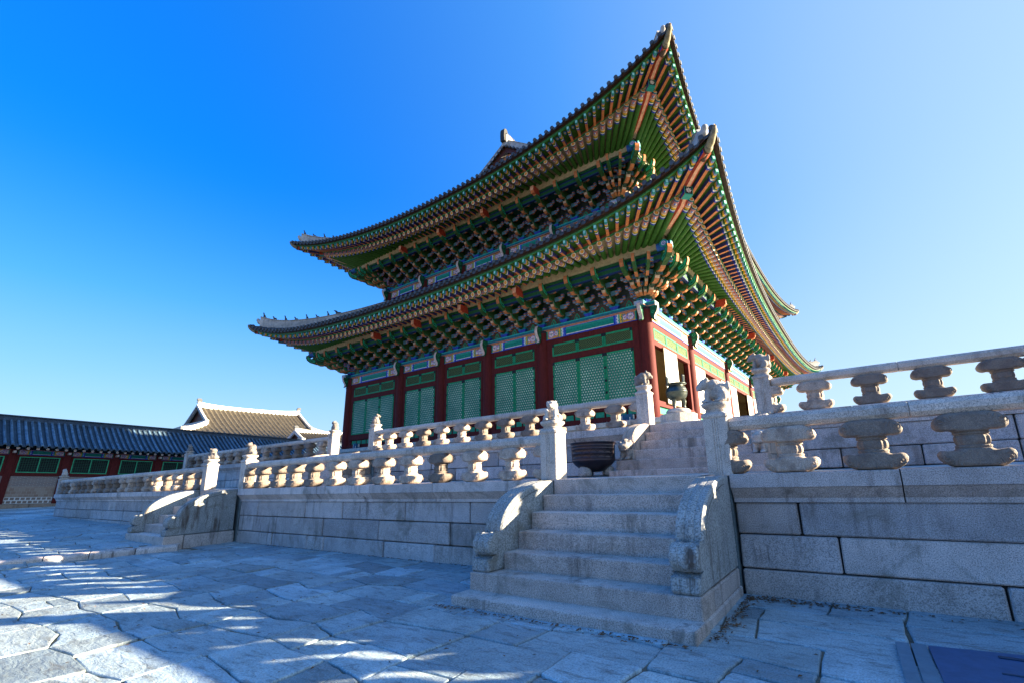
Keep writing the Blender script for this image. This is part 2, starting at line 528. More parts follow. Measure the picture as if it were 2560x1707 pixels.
def slab_field(name, x0, x1, y0, y1, sx, sy, zf, seed, rot=0.0, skip=None, gap=.004, kerf=.020, tilt=.011, chip=.35, tone=(.62, 1.25)):
    rnd = random.Random(seed)
    mb = MB()
    nx = int((x1-x0)/sx); ny = int((y1-y0)/sy)
    P = {}
    xs = [x0+(x1-x0)*(i/nx) for i in range(nx+1)]
    for i in range(nx+1):
        off = rnd.uniform(-.45, .45)*sy
        for j in range(ny+1):
            jx = 0 if i in (0, nx) else rnd.uniform(-.10, .10)*sx
            jy = 0 if j in (0, ny) else rnd.uniform(-.13, .13)*sy+off*.34
            P[i, j] = (xs[i]+jx, y0+(y1-y0)*j/ny+jy)
    used = set()
    for i in range(nx):
        for j in range(ny):
            if (i, j) in used: continue
            q = [P[i, j], P[i+1, j], P[i+1, j+1], P[i, j+1]]
            merged = False
            if i+1 < nx and (i+1, j) not in used and rnd.random() < .42:
                q = [P[i, j], P[i+1, j], P[i+2, j], P[i+2, j+1], P[i+1, j+1], P[i, j+1]]; used.add((i+1, j)); merged = True
            cx = sum(p[0] for p in q)/len(q); cy = sum(p[1] for p in q)/len(q)
            if skip and skip(cx, cy): continue
            halves = [q]
            r = rnd.random()
            if merged: pass
            elif r < .16:
                t = rnd.uniform(.35, .65); u = min(.9, max(.1, t+rnd.uniform(-.12, .12)))
                m1 = tuple(q[0][k]+(q[1][k]-q[0][k])*t for k in (0, 1)); m2 = tuple(q[3][k]+(q[2][k]-q[3][k])*u for k in (0, 1))
                halves = [[q[0], m1, m2, q[3]], [m1, q[1], q[2], m2]]
            elif r < .26:
                t = rnd.uniform(.35, .65); u = min(.9, max(.1, t+rnd.uniform(-.12, .12)))
                m1 = tuple(q[0][k]+(q[3][k]-q[0][k])*t for k in (0, 1)); m2 = tuple(q[1][k]+(q[2][k]-q[1][k])*u for k in (0, 1))
                halves = [[q[0], q[1], m2, m1], [m1, m2, q[2], q[3]]]
            for h in halves:
                poly = slab_poly(h, rnd, gap, kerf)
                hx = sum(p[0] for p in poly)/len(poly); hy = sum(p[1] for p in poly)/len(poly)
                ta, tb = rnd.uniform(-tilt, tilt), rnd.uniform(-tilt, tilt)
                dz = rnd.uniform(-.012, .006)
                g = rnd.uniform(*tone); w = rnd.uniform(-.04, .05)
                col = (g*(1+w), g, g*(1-w))
                rings = []
                for ins, dzz in ((0.0, -.06), (0.0, -.012), (.005, -.003), (.016, 0.0)):
                    rr = []
                    for (x, y) in poly:
                        dx, dy = hx-x, hy-y; L = math.hypot(dx, dy)
                        X, Y = x+dx/L*ins, y+dy/L*ins
                        rr.append((X, Y, zf(X, Y)+dz+ta*(X-hx)+tb*(Y-hy)+dzz))
                    rings.append(rr)
                i0 = len(mb.v); n = len(poly)
                for rr in rings: mb.v += rr
                for a in range(3):
                    for k in range(n):
                        mb.face((i0+a*n+k, i0+a*n+(k+1) % n, i0+(a+1)*n+(k+1) % n, i0+(a+1)*n+k), col)
                mb.face([i0+3*n+k for k in range(n)], col)
    o = part(name, mb, 'flag', None); o['kind'] = 'structure'
    return o
KERB = [(-9.95, .0), (-10.1, -1.26), (-10.42, -1.95), (-10.75, -2.64), (-10.95, -3.3), (-11.1, -3.9), (-11.35, -5.2), (-11.6, -6.6), (-12.0, -9.0)]
def kerb_x(y):
    for a, b in zip(KERB, KERB[1:]):
        if a[1] >= y >= b[1]: return a[0]+(b[0]-a[0])*(y-a[1])/(b[1]-a[1])
    return -10.0 if y > 0 else -12.0
def build_paving():
    slab_field('courtyard_paving', -12.2, 10.5, -9.5, .12, .58, .50, lambda x, y: 0.0, 3,
               skip=lambda x, y: x < kerb_x(y)+.05 or (-.05 < x < 2.3 and y > -1.1))
    slab_field('raised_pavement', -31.0, -10.0, -9.5, .12, .66, .60, ground_z, 5,
               skip=lambda x, y: x > kerb_x(y)-.10 or (-13.2 < x < -10.6 and y > -1.2), tone=(.8, 1.1))
    slab_field('far_pavement', -49.3, -31.0, -9.5, 26, 1.3, .95, ground_z, 6, gap=.012, kerf=.03)
    # kerb stones
    rnd = random.Random(8)
    root = thing('stone_kerb', 'long low curb of rounded granite stones edging the raised paving beside the far stairs', 'kerb', (-10.5, -3, 0))
    for k, (a, b) in enumerate(zip(KERB[1:], KERB[2:])):
        mb = MB(); n = 7; rings = []
        ax, ay = a; bx_, by_ = b
        L = math.hypot(bx_-ax, by_-ay); ux, uy = (bx_-ax)/L, (by_-ay)/L; nx_, ny_ = -uy, ux
        if nx_ < 0: nx_, ny_ = -nx_, -ny_
        for i in range(n):
            t = .015+(.97)*i/(n-1)
            e = .02 if i in (0, n-1) else 0
            w = .0+rnd.uniform(-.012, .012)
            px, py = ax+(bx_-ax)*t, ay+(by_-ay)*t
            zt = .128+rnd.uniform(-.008, .008)
            prof = [(.04-e+w, -.1), (.045-e+w, zt-.05), (.02-e+w, zt-.012), (-.03+w, zt), (-.30, zt), (-.33+e, zt-.02), (-.33+e, -.1)]
            rings.append([(px+nx_*d-10.5*0, py+ny_*d, z) for d, z in prof])
        mb.loft(rings, None, True)
        mb.v = [(x+10.5, y+3, z) for x, y, z in mb.v]
        part('kerb_stone', mb, 'granite', root)

# ------------------------------------------------------------------ terrace walls
def masonry(name, label, xa, xb, yf, zb, zt, courses, seed, joints=None, capj=None, capend=(0, 0)):
    """wall facing -y: block courses and overhanging moulded coping"""
    rnd = random.Random(seed)
    root = thing(name, label, 'terrace wall', ((xa+xb)/2, yf, zb), 0, 'terrace retaining walls')
    ox, oy, oz = (xa+xb)/2, yf, zb
    mb = MB()
    for ci, (c0, c1) in enumerate(courses):
        x = xa
        while x < xb-.01:
            L = rnd.uniform(.85, 1.95)
            if joints and joints[ci]:
                nx = [j for j in joints[ci] if j > x+.05]
                if nx: L = nx[0]-x
            if xb-x-L < .55: L = xb-x
            g = rnd.uniform(.66, 1.14); w = rnd.uniform(-.05, .04)
            f = .125+rnd.uniform(-.008, .008)-(.015 if ci == 0 else 0)
            mb.cbox(x+.011, yf+f, c0+.007, x+L-.011, yf+.6, c1-.008, .016, (g*(1+w), g, g*(1-w)), jit=.004)
            x += L
    mb.box(xa+.02, yf+.19, courses[0][0], xb-.02, yf+.55, zt-.25, (.05, .04, .035))
    mb.v = [(x-ox, y-oy, z-oz) for x, y, z in mb.v]
    part('masonry', mb, 'granite', root)
    x = xa
    while x < xb-.01:
        L = rnd.uniform(1.2, 2.1)
        nx = [j for j in (capj or []) if j > x+.05]
        if nx: L = nx[0]-x
        if xb-x-L < .8: L = xb-x
        g = rnd.uniform(.85, 1.1)
        m = MB()
        e = .006
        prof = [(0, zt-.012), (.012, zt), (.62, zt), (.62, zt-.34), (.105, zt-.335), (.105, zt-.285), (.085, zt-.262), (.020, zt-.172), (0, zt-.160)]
        a0 = .10 if (capend[0] and x == xa) else 0; a1 = .10 if (capend[1] and x+L >= xb-.001) else 0
        rings = []
        for X, aa in ((x+e, a0), (x+L-e, -a1)):
            rings.append([(X+(aa*d/.075 if d <= .075 else aa)*(1 if aa else 0)-ox, yf+d-oy, z-oz) for d, z in prof])
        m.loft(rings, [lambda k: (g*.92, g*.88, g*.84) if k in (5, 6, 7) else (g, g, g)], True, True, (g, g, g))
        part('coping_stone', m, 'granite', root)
        x += L
    return root
C1 = [(-.04, .283), (.283, .665), (.665, 1.03)]
C2 = [(1.364, 1.70), (1.70, 2.085)]
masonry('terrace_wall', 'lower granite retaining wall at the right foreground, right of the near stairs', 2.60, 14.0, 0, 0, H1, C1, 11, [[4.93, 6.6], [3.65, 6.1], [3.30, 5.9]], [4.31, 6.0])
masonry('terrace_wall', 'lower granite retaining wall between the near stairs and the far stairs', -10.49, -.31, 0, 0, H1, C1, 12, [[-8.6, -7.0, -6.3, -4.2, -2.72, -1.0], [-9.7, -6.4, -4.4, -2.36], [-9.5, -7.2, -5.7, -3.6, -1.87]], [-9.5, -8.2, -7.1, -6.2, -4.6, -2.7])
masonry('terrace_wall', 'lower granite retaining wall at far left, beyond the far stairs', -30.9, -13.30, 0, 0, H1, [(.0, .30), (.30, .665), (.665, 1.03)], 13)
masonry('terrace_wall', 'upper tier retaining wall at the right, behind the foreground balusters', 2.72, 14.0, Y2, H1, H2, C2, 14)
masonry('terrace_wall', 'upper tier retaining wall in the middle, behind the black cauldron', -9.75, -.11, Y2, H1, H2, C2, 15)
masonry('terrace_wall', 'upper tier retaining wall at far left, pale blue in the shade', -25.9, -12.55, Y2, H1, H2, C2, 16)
def build_terrace():
    mb = MB()
    mb.box(-30.8, .5, -.1, 14, 60, H1-.02, (.5, .48, .45))
    mb.box(-.28, .10, -.1, 2.58, .5, H1-.02, (.5, .48, .45)); mb.box(-13.28, .10, -.1, -10.5, .5, H1-.02, (.5, .48, .45))
    part('lower_terrace_floor', mb, 'flag', None)['kind'] = 'structure'
    mb = MB()
    mb.box(-25.8, Y2+.5, H1-.05, 14, 56, H2-.02, (1.35, 1.2, 1.0))
    mb.box(-.1, Y2+.1, H1, 2.7, Y2+.5, H2-.02); mb.box(-12.5, Y2+.1, H1, -9.8, Y2+.5, H2-.02)
    part('upper_terrace_floor', mb, 'flag', None)['kind'] = 'structure'
    slab_field('lower_terrace_paving', -30.2, 13.9, .62, Y2+.1, .95, .72, lambda x, y: H1-.004, 21,
               skip=lambda x, y: (-.35 < x < 3.0 and y > 1.9) or (-12.9 < x < -9.5 and y > 1.9))
    slab_field('upper_terrace_paving', -25.2, 13.9, Y2+.62, 9.2, 1.3, .9, lambda x, y: H2-.004, 22, tone=(.9, 1.15))
build_ground(); build_paving(); build_terrace()

# ------------------------------------------------------------------ stairs
def cheek_mesh(xa, xb, ztop, zbase, depth, yback=0.0):
    """curled stair cheek: quarter curve, scroll drum and foot block"""
    mb = MB()
    drum_r = .135
    zf = zbase+.36
    pts = [(yback+.02, zbase+.002), (yback+.02, ztop-.015), (yback-.10, ztop-.01)]
    N = 14
    A = depth-.14
    for k in range(1, N+1):
        th = math.pi/2*k/N
        pts.append((yback-.10-(A-.19)*math.sin(th)**1.08, zf+.055+(ztop-.01-zf-.055)*math.cos(th)**.92))
    cy_, cz_ = yback-A-.005, zf-.045
    for k in range(9):
        an = R(48)+R(225)*k/8
        pts.append((cy_+drum_r*math.cos(an), cz_+drum_r*math.sin(an)))
    pts += [(yback-A-.04, zbase+.165), (yback-A-.06, zbase+.165), (yback-A-.135, zbase+.15), (yback-A-.145, zbase+.03), (yback-A-.12, zbase+.002)]
    b = .022
    cyc = sum(p[0] for p in pts)/len(pts); czc = sum(p[1] for p in pts)/len(pts)
    def ins(k, d):
        n = len(pts)
        a = pts[k-1]; c = pts[(k+1) % n]; p = pts[k]
        tx, tz = c[0]-a[0], c[1]-a[1]; L = math.hypot(tx, tz) or 1
        nx, nz = tz/L, -tx/L
        if nx*(cyc-p[0])+nz*(czc-p[1]) < 0: nx, nz = -nx, -nz
        return (p[0]+nx*d, p[1]+nz*d)
    rings = []
    for X, d in ((xa, b), (xa+b, 0), (xa+(xb-xa)*.30, 0), (xa+(xb-xa)*.33, .008), (xa+(xb-xa)*.36, 0), (xa+(xb-xa)*.48, -.004), (xa+(xb-xa)*.52, -.004), (xa+(xb-xa)*.64, 0), (xa+(xb-xa)*.67, .008), (xa+(xb-xa)*.70, 0), (xb-b, 0), (xb, b)):
        rings.append([(X, *ins(k, d)) for k in range(len(pts))])
    mb.loft(rings, None, True)
    # carved arc line on both faces
    for X, sg in ((xa, -1), (xb, 1)):
        arc = []
        for k in range(3, 3+N+1):
            q = ins(k if k < len(pts) else 0, .085); arc.append(q)
        for (p, q) in zip(arc, arc[1:]):
            mb.quad((X+sg*.002, p[0], p[1]), (X+sg*.002, q[0], q[1]), (X+sg*.002, q[0]+.006, q[1]-.012), (X+sg*.002, p[0]+.006, p[1]-.012), (.45, .42, .42))
    return mb
def stairs(label, x0, x1, yb, zs, wide, cw, beast=None, y_side=True):
    root = thing('stone_staircase', label, 'stairs', ((x0+x1)/2, yb, zs[0]-.1), 0, 'granite staircases')
    O = ((x0+x1)/2, yb, zs[0]-.1)
    n = len(zs)
    def P(mb, mat, nm):
        mb.v = [(x-O[0], y-O[1], z-O[2]) for x, y, z in mb.v]
        return part(nm, mb, mat, root)
    for k, z in enumerate(zs):
        yf = yb-TR*(n-1-k)
        zl = zs[k-1]-.01 if k else zs[0]-.34
        a, b = x0, x1
        if k < wide: a, b = x0-cw-.02*(wide-1-k)-.005, x1+cw+.02*(wide-1-k)+.005
        mb = MB(); g = random.uniform(.93, 1.08)
        mb.cbox(a, yf, zl, b, yf+(.40 if k < n-1 else .55), z, .011, (g*.96, g*.90, g*.85), jit=.003, top=(1.06*g, g*1.10, g*1.10))  # treads tinted paler and cooler than risers: sky light put into the colour
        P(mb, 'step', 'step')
        if k < wide:      # side blocks running back under the cheeks
            for (s0, s1) in ((a, a+cw+.06), (b-cw-.06, b)):
                mb = MB(); g = random.uniform(.85, .98)
                mb.cbox(s0+.008, yf+.415, zl, s1-.008, yb+.06, z-.008, .016, (g, g, g), jit=.006)
                P(mb, 'granite', 'base_stone')
    zb = zs[wide-1]
    depth = TR*(n-wide)-.02 if beast is None else TR*(n-wide)-.30
    for (a, b) in ((x0-cw, x0-.006), (x1+.006, x1+cw)):
        if beast is None:
            o = P(cheek_mesh(a, b, zs[-1], zb, depth, yb-.002), 'cheek', 'stair_cheek')
        else:
            mb = MB(); pts = [(yb+.02, zb), (yb+.02, zs[-1]+.01)]
            for k in range(0, 12):
                th = math.pi/2*k/11
                pts.append((yb-.02-(depth)*math.sin(th), zb+.30+(zs[-1]-zb-.28)*math.cos(th)**.8))
            pts.append((yb-depth-.02, zb))
            rings = []
            for X, d in ((a, .03), (a+.03, 0), (a+.09, .0), (a+.10, .012), (a+.11, 0), (b-.11, 0), (b-.10, .012), (b-.09, 0), (b-.03, 0), (b, .03)):
                rings.append([(X, p[0]+d*.6*(1 if k > 1 else 0), p[1]-(d if k not in (0, len(pts)-1) else 0)) for k, p in enumerate(pts)])
            mb.loft(rings, None, True)
            ck = P(mb, 'carved', 'stair_cheek')
            h = link('beast_head', beast, ck, loc=((a+b)/2-O[0], yb-depth-.13-O[1], zb-O[2]))
    return root
# beast head with paws that ends the upper stair cheeks (faces -y)
_beast = sculpt('beast_head', [
    ((0, .08, .30), (.125, .20, .115)), ((0, -.06, .27), (.118, .13, .085)), ((0, -.05, .20), (.112, .12, .035)),
    ((-.06, -.10, .345), (.032, .035, .028)), ((.06, -.10, .345), (.032, .035, .028)), ((0, -.165, .285), (.045, .03, .028)),
    ((0, .05, .40), (.035, .11, .03)), ((-.09, .04, .37), (.03, .05, .03)), ((.09, .04, .37), (.03, .05, .03)),
    ((0, .12, .14), (.12, .16, .14)), ((-.065, -.02, .10), (.045, .06, .10)), ((.065, -.02, .10), (.045, .06, .10)),
    ((-.065, -.06, .035), (.052, .08, .036)), ((.065, -.06, .035), (.052, .08, .036)),
    ((-.085, -.125, .025), (.016, .03, .02)), ((-.06, -.13, .025), (.016, .03, .02)), ((-.035, -.125, .025), (.016, .03, .02)),
    ((.085, -.125, .025), (.016, .03, .02)), ((.06, -.13, .025), (.016, .03, .02)), ((.035, -.125, .025), (.016, .03, .02)),
], .011, 'lion', 2)
stairs('near granite stairs with seven worn steps and curled stone cheeks in the foreground', 0.0, 2.284, 0, ZL, 2, .30)
stairs('far granite stairs with large curved cheeks at left, climbing to the lower terrace', -12.98, -10.80, 0, ZL[1:], 1, .29)
ZU = [1.364+.10+.191*k for k in range(6)]; ZU[-1] = H2
stairs('upper granite stairs with carved beast cheeks beside the black cauldron', .18, 2.41, Y2, ZU, 2, .28, _beast)
stairs('upper granite stairs at left, climbing to the building from behind the far balusters', -12.25, -10.05, Y2, ZU, 2, .28, _beast)

# ------------------------------------------------------------------ balustrades
def baluster_mesh():
    """scrolled leaf head, beaded waist and boat shaped foot"""
    mb = MB()
    top = [(0, .532), (.15, .532), (.205, .522), (.25, .497), (.283, .458), (.297, .418), (.288, .385), (.262, .362), (.228, .354), (.196, .358), (.165, .356), (.142, .348), (.130, .338), (0, .338)]
    bot = [(0, 0), (.165, 0), (.215, .014), (.258, .042), (.290, .080), (.300, .118), (.288, .148), (.262, .164), (.228, .162), (.192, .154), (.162, .158), (.142, .168), (.130, .182), (0, .182)]
    for half in (top, bot):
        pts = half[1:-1]
        full = pts+[(-x, z) for x, z in reversed(pts)]
        zc = sum(z for x, z in full)/len(full)
        rings = []
        for y, k in ((-.172, .50), (-.164, .70), (-.148, .85), (-.122, .94), (-.085, .985), (-.04, 1.0), (.04, 1.0), (.085, .985), (.122, .94), (.148, .85), (.164, .70), (.172, .50)):
            rings.append([(x*(k if abs(x) > .05 else 1), y, zc+(z-zc)*(k*.55+.45)) for x, z in full])
        mb.loft(rings, None, True)
    def ribbon(path, y, w, h=.008):
        for (a, b) in zip(path, path[1:]):
            dx, dz = b[0]-a[0], b[1]-a[1]; L = math.hypot(dx, dz) or 1; nx, nz = -dz/L*w, dx/L*w
            i = len(mb.v)
            for (p, s_) in ((a, 1), (b, 1), (b, -1), (a, -1)): mb.v.append((p[0]+nx*s_, y, p[1]+nz*s_))
            for p in (a, b): mb.v.append((p[0], y-h if y < 0 else y+h, p[1]))
            mb.face((i, i+1, i+5, i+4)); mb.face((i+3, i+2, i+5, i+4))
    for sy in (-1, 1):
        Y = sy*.166
        for sx in (-1, 1):
            sp = [(sx*(.235+.042*(1-t/14)*math.cos(-.8+t*.62)), .438+.042*(1-t/14)*math.sin(-.8+t*.62)) for t in range(12)]
            ribbon(sp, Y, .008)
            sp = [(sx*(.232+.038*(1-t/14)*math.cos(.8-t*.62)), .085+.038*(1-t/14)*math.sin(.8-t*.62)) for t in range(12)]
            ribbon(sp, Y, .008)
            ribbon([(sx*.01, .385), (sx*.06, .40), (sx*.11, .44), (sx*.15, .50)], Y, .010)
            ribbon([(sx*.19, .495), (sx*.16, .44), (sx*.12, .40), (sx*.06, .36)], Y, .007)
            ribbon([(sx*.01, .15), (sx*.06, .125), (sx*.11, .075), (sx*.14, .02)], Y, .010)
            ribbon([(sx*.18, .03), (sx*.15, .09), (sx*.11, .13), (sx*.06, .165)], Y, .007)
        ribbon([(0, .39), (.0, .52)], Y, .007); ribbon([(0, .14), (.0, .02)], Y, .007)
    n = 48; rings = []
    for z, r in ((.165, .150), (.185, .150), (.190, .155), (.203, .155), (.208, .140), (.214, .136), (.222, .142), (.240, .148), (.262, .150), (.284, .148), (.298, .142), (.306, .136), (.312, .140), (.317, .155), (.330, .155), (.335, .150), (.355, .150)):
        ring = []
        for k in range(n):
            th = 2*math.pi*k/n; c, s_ = math.cos(th), math.sin(th); e = 2.6
            q = r*(1+(.045*math.cos(12*th) if .21 < z < .31 else 0))
            ring.append((q*math.copysign(abs(c)**(2/e), c)*.93, q*math.copysign(abs(s_)**(2/e), s_)*.9, z))
        rings.append(ring)
    mb.loft(rings, None, False)
    me = mb.mesh('baluster', 'carved', True)
    me.set_sharp_from_angle(angle=R(42))
    return me
BAL = baluster_mesh()
from mathutils import noise as mnoise
def weathered(me, seed, amp=.006):
    m = me.copy()
    for v in m.vertices:
        p = v.co*9+Vector((seed*7.3, 0, 0)); q = v.co*28+Vector((0, seed*3.1, 0))
        k = amp*mnoise.noise(p)+amp*.45*mnoise.noise(q)
        v.co += v.normal*k
    return m
BALS = [weathered(BAL, k) for k in range(1, 5)]
def half_baluster():
    bm = bmesh.new(); bm.from_mesh(BALS[0])
    bmesh.ops.bisect_plane(bm, geom=bm.verts[:]+bm.edges[:]+bm.faces[:], plane_co=(.02, 0, 0), plane_no=(1, 0, 0), clear_inner=True)
    me = bpy.data.meshes.new('half_baluster'); bm.to_mesh(me); bm.free()
    me.materials.append(M['carved'])
    return me
HALF = half_baluster()
def rail_mesh(L):
    mb = MB(); c = .035; h = .155; w = .10
    prof = [(-w, c+.01), (-w+c, 0), (w-c, 0), (w, c+.01), (w, h-c-.01), (w-c, h), (-w+c, h), (-w, h-c-.01)]
    rings = []
    for x, k in ((.003, .94), (.014, 1), (L-.014, 1), (L-.003, .94)):
        rings.append([(x, y*k, h/2+(z-h/2)*k) for y, z in prof])
    mb.loft(rings, None, True)
    return mb
def post_mesh():
    mb = MB()
    def sq(a, z, c=.02): return [(sx*a-(c*sx if kk else 0), sy*a-(0 if kk else c*sy), z) for (sx, sy) in ((-1, -1), (1, -1), (1, 1), (-1, 1)) for kk in ((0, 1) if (sx, sy) in ((-1, -1), (1, 1)) else (1, 0))]
    # shaft with two shallow grooves on the front
    for (xa, xb, yo) in ((-.15, -.028, 0), (-.028, -.014, .008), (-.014, .014, 0), (.014, .028, .008), (.028, .15, 0)):
        pass
    gp = [(-.15, -.138), (-.138, -.15), (-.036, -.15), (-.030, -.141), (-.022, -.15), (-.006, -.15), (0, -.141), (.006, -.15), (.022, -.15), (.030, -.141), (.036, -.15), (.138, -.15), (.15, -.138), (.15, .138), (.138, .15), (-.138, .15), (-.15, .138)]
    mb.loft([[(x, y, z) for x, y in gp] for z in (0, .70)], None, True)
    rings = [sq(.152, .70), sq(.165, .715), sq(.168, .745), sq(.135, .775, .03), sq(.122, .785, .04)]
    mb.loft(rings, None, True)
    def rnd(a, z, e=3.2, n=28):
        out = []
        for k in range(n):
            th = 2*math.pi*k/n; c, s_ = math.cos(th), math.sin(th)
            out.append((a*math.copysign(abs(c)**(2/e), c), a*math.copysign(abs(s_)**(2/e), s_), z))
        return out
    mb.loft([rnd(.122, .783), rnd(.118, .80), rnd(.122, .815), rnd(.15, .838), rnd(.172, .862), rnd(.176, .885), rnd(.168, .90), rnd(.13, .908)], None, True)
    for k in range(28):     # bead ring
        th = 2*math.pi*k/28; e = 3.2
        c, s_ = math.cos(th), math.sin(th)
        x = .122*math.copysign(abs(c)**(2/e), c); y = .122*math.copysign(abs(s_)**(2/e), s_)
        mb.box(x-.009, y-.009, .79, x+.009, y+.009, .81)
    return mb.mesh('post', 'rail')
POST = post_mesh()
def lion_mesh(v):
    # seated guardian beasts facing -y; v picks the pose
    if v == 0:      # sitting up, facing out, forelegs straight
        e = [((0, .07, .09), (.125, .12, .10)), ((0, .03, .18), (.10, .095, .12)), ((0, -.045, .285), (.088, .085, .075)), ((0, -.12, .258), (.052, .045, .040)), ((0, -.125, .235), (.045, .038, .02)),
             ((-.07, -.02, .325), (.026, .024, .035)), ((.07, -.02, .325), (.026, .024, .035)), ((-.07, -.09, .11), (.036, .038, .12)), ((.07, -.09, .11), (.036, .038, .12)),
             ((-.075, -.13, .022), (.044, .055, .026)), ((.075, -.13, .022), (.044, .055, .026)), ((-.12, .03, .06), (.05, .095, .065)), ((.12, .03, .06), (.05, .095, .065)), ((-.125, -.05, .02), (.035, .05, .022)), ((.125, -.05, .02), (.035, .05, .022)),
             ((0, .06, .28), (.095, .07, .075)), ((0, .17, .12), (.035, .035, .11)), ((-.038, -.115, .305), (.018, .018, .016)), ((.038, -.115, .305), (.018, .018, .016)), ((0, -.165, .268), (.018, .012, .014)), ((0, 0, .012), (.15, .14, .015))]
    elif v == 1:    # crouching, hunched back, head lowered to one side
        e = [((.06, .02, .15), (.135, .13, .13)), ((.0, .0, .22), (.12, .115, .10)), ((-.095, -.05, .25), (.088, .088, .082)), ((-.155, -.085, .215), (.055, .055, .042)), ((-.165, -.09, .185), (.045, .045, .022)),
             ((-.10, .02, .32), (.028, .026, .03)), ((-.06, -.10, .31), (.028, .026, .03)), ((-.08, -.07, .09), (.040, .042, .10)), ((-.07, .07, .09), (.040, .042, .10)), ((-.16, -.11, .255), (.016, .016, .014)),
             ((-.11, -.09, .022), (.055, .045, .026)), ((-.10, .09, .022), (.055, .045, .026)), ((.12, -.08, .08), (.065, .05, .085)), ((.12, .08, .08), (.065, .05, .085)), ((.09, -.10, .022), (.06, .045, .026)), ((.18, .0, .20), (.035, .035, .08)), ((0, 0, .012), (.15, .14, .015))]
    else:           # eroded, round-backed sitting figure
        e = [((.02, .02, .10), (.125, .125, .11)), ((.01, .0, .20), (.105, .10, .12)), ((-.045, -.02, .30), (.08, .078, .078)), ((-.11, -.03, .285), (.05, .042, .04)), ((-.04, .03, .36), (.03, .03, .03)),
             ((.06, .02, .22), (.07, .07, .10)), ((-.075, -.055, .09), (.04, .04, .10)), ((-.075, .055, .09), (.04, .04, .10)), ((-.10, 0, .022), (.06, .09, .026)), ((.11, 0, .06), (.06, .10, .06)), ((0, 0, .012), (.15, .14, .015))]
    return sculpt('guardian_beast', e, .0105, 'lion', 2)
LIONS = [lion_mesh(k) for k in range(3)]
def balustrade(label, posts, xa, xb, yf, z, bals, joints, mat='rail', halves=(), bs=.90):
    """posts: (x, lion, rz); rail runs xa..xb"""
    root = thing('stone_balustrade', label, 'balustrade', ((xa+xb)/2, yf+.16, z), 0, 'terrace balustrades')
    ox = (xa+xb)/2
    for (x, li, rz) in posts:
        p = link('post', POST, root, loc=(x-ox, 0, 0))
        l = link('guardian_beast', LIONS[li], p, loc=(0, 0, .905), rz=R(rz))
        if li != 1: l.scale = (.95, .95, .93)
    js = [xa]+joints+[xb]
    for a, b in zip(js, js[1:]):
        part('rail', rail_mesh(b-a), mat, root, loc=(a-ox, 0, .532))
    for x, rz in halves:
        link('half_baluster', HALF, root, loc=(x-ox, 0, .001), rz=rz).scale = (.92, .87, 1)
    for x in bals:
        o = link('baluster', random.choice(BALS), root, loc=(x-ox, 0, .001), rz=random.choice((0, math.pi)))
        s_ = random.uniform(.97, 1.03)*bs; o.scale = (s_, random.uniform(.84, .90), 1)
    return root
def frange(a, b, n): return [a+(b-a)*k/(n-1) for k in range(n)]
balustrade('lower balustrade at the right foreground, large carved balusters and a hunched beast post', [(2.50, 1, 0)], 2.65, 14.0, 0, H1,
           [3.30, 4.12, 4.95, 5.80, 6.65, 7.5, 8.35, 9.2, 10.05, 10.9, 11.75, 12.6, 13.4], [4.50, 6.2, 7.9, 9.6, 11.3, 12.9], halves=[(2.57, 0)], bs=.99)
balustrade('lower balustrade in the middle with sunlit balusters, between near and far stairs', [(-.10, 0, 20), (-10.38, 2, 30)], -10.23, -.25, 0, H1,
           [-9.50, -8.62, -7.85, -7.02, -6.12, -5.25, -4.38, -3.52, -2.66, -1.80, -.94], [-8.6, -7.3, -5.4, -3.4, -1.35], halves=[(-10.28, 0), (-.17, math.pi)], bs=.77)
balustrade('lower balustrade at far left with shaded blue balusters, beyond the far stairs', [(-12.88, 0, -90), (-30.6, 2, 0)], -30.4, -13.05, 0, H1,
           frange(-30.0, -13.45, 19), [-28.2, -26.5, -24.8, -23.1, -21.4, -19.7, -18.0, -16.3, -14.6], bs=.8)
balustrade('upper balustrade at the right, seen against the pale sky', [(2.56, 1, -15), (6.62, 2, 0)], 2.72, 14.0, Y2+.03, H2,  # outer post and its half balusters: unseen, added to shade the near stair cheek
           [3.43, 4.30, 5.17, 6.04, 7.15, 7.9, 8.65, 9.5, 10.4, 11.3, 12.2, 13.1], [4.75, 6.5, 8.2, 9.9, 11.6], halves=[(2.64, 0), (6.69, 0), (6.55, math.pi)], bs=.97)
balustrade('upper balustrade in the middle in front of the green lattice doors', [(.03, 1, 180), (-9.88, 2, 200)], -9.72, -.12, Y2+.03, H2,
           [-9.10, -8.28, -7.42, -6.60, -5.75, -4.90, -4.08, -3.25, -2.40, -1.55, -.72], [-8.2, -6.5, -4.85, -3.15, -1.5], halves=[(-9.78, 0), (-.05, math.pi)], bs=.80)
balustrade('upper balustrade at far left in the shade, in front of the sunlit distant roofs', [(-12.37, 2, 0), (-25.75, 2, 0)], -25.6, -12.52, Y2+.03, H2,
           frange(-25.2, -13.1, 15), [-23.9, -22.2, -20.5, -18.8, -17.1, -15.5, -14.1], bs=.8)

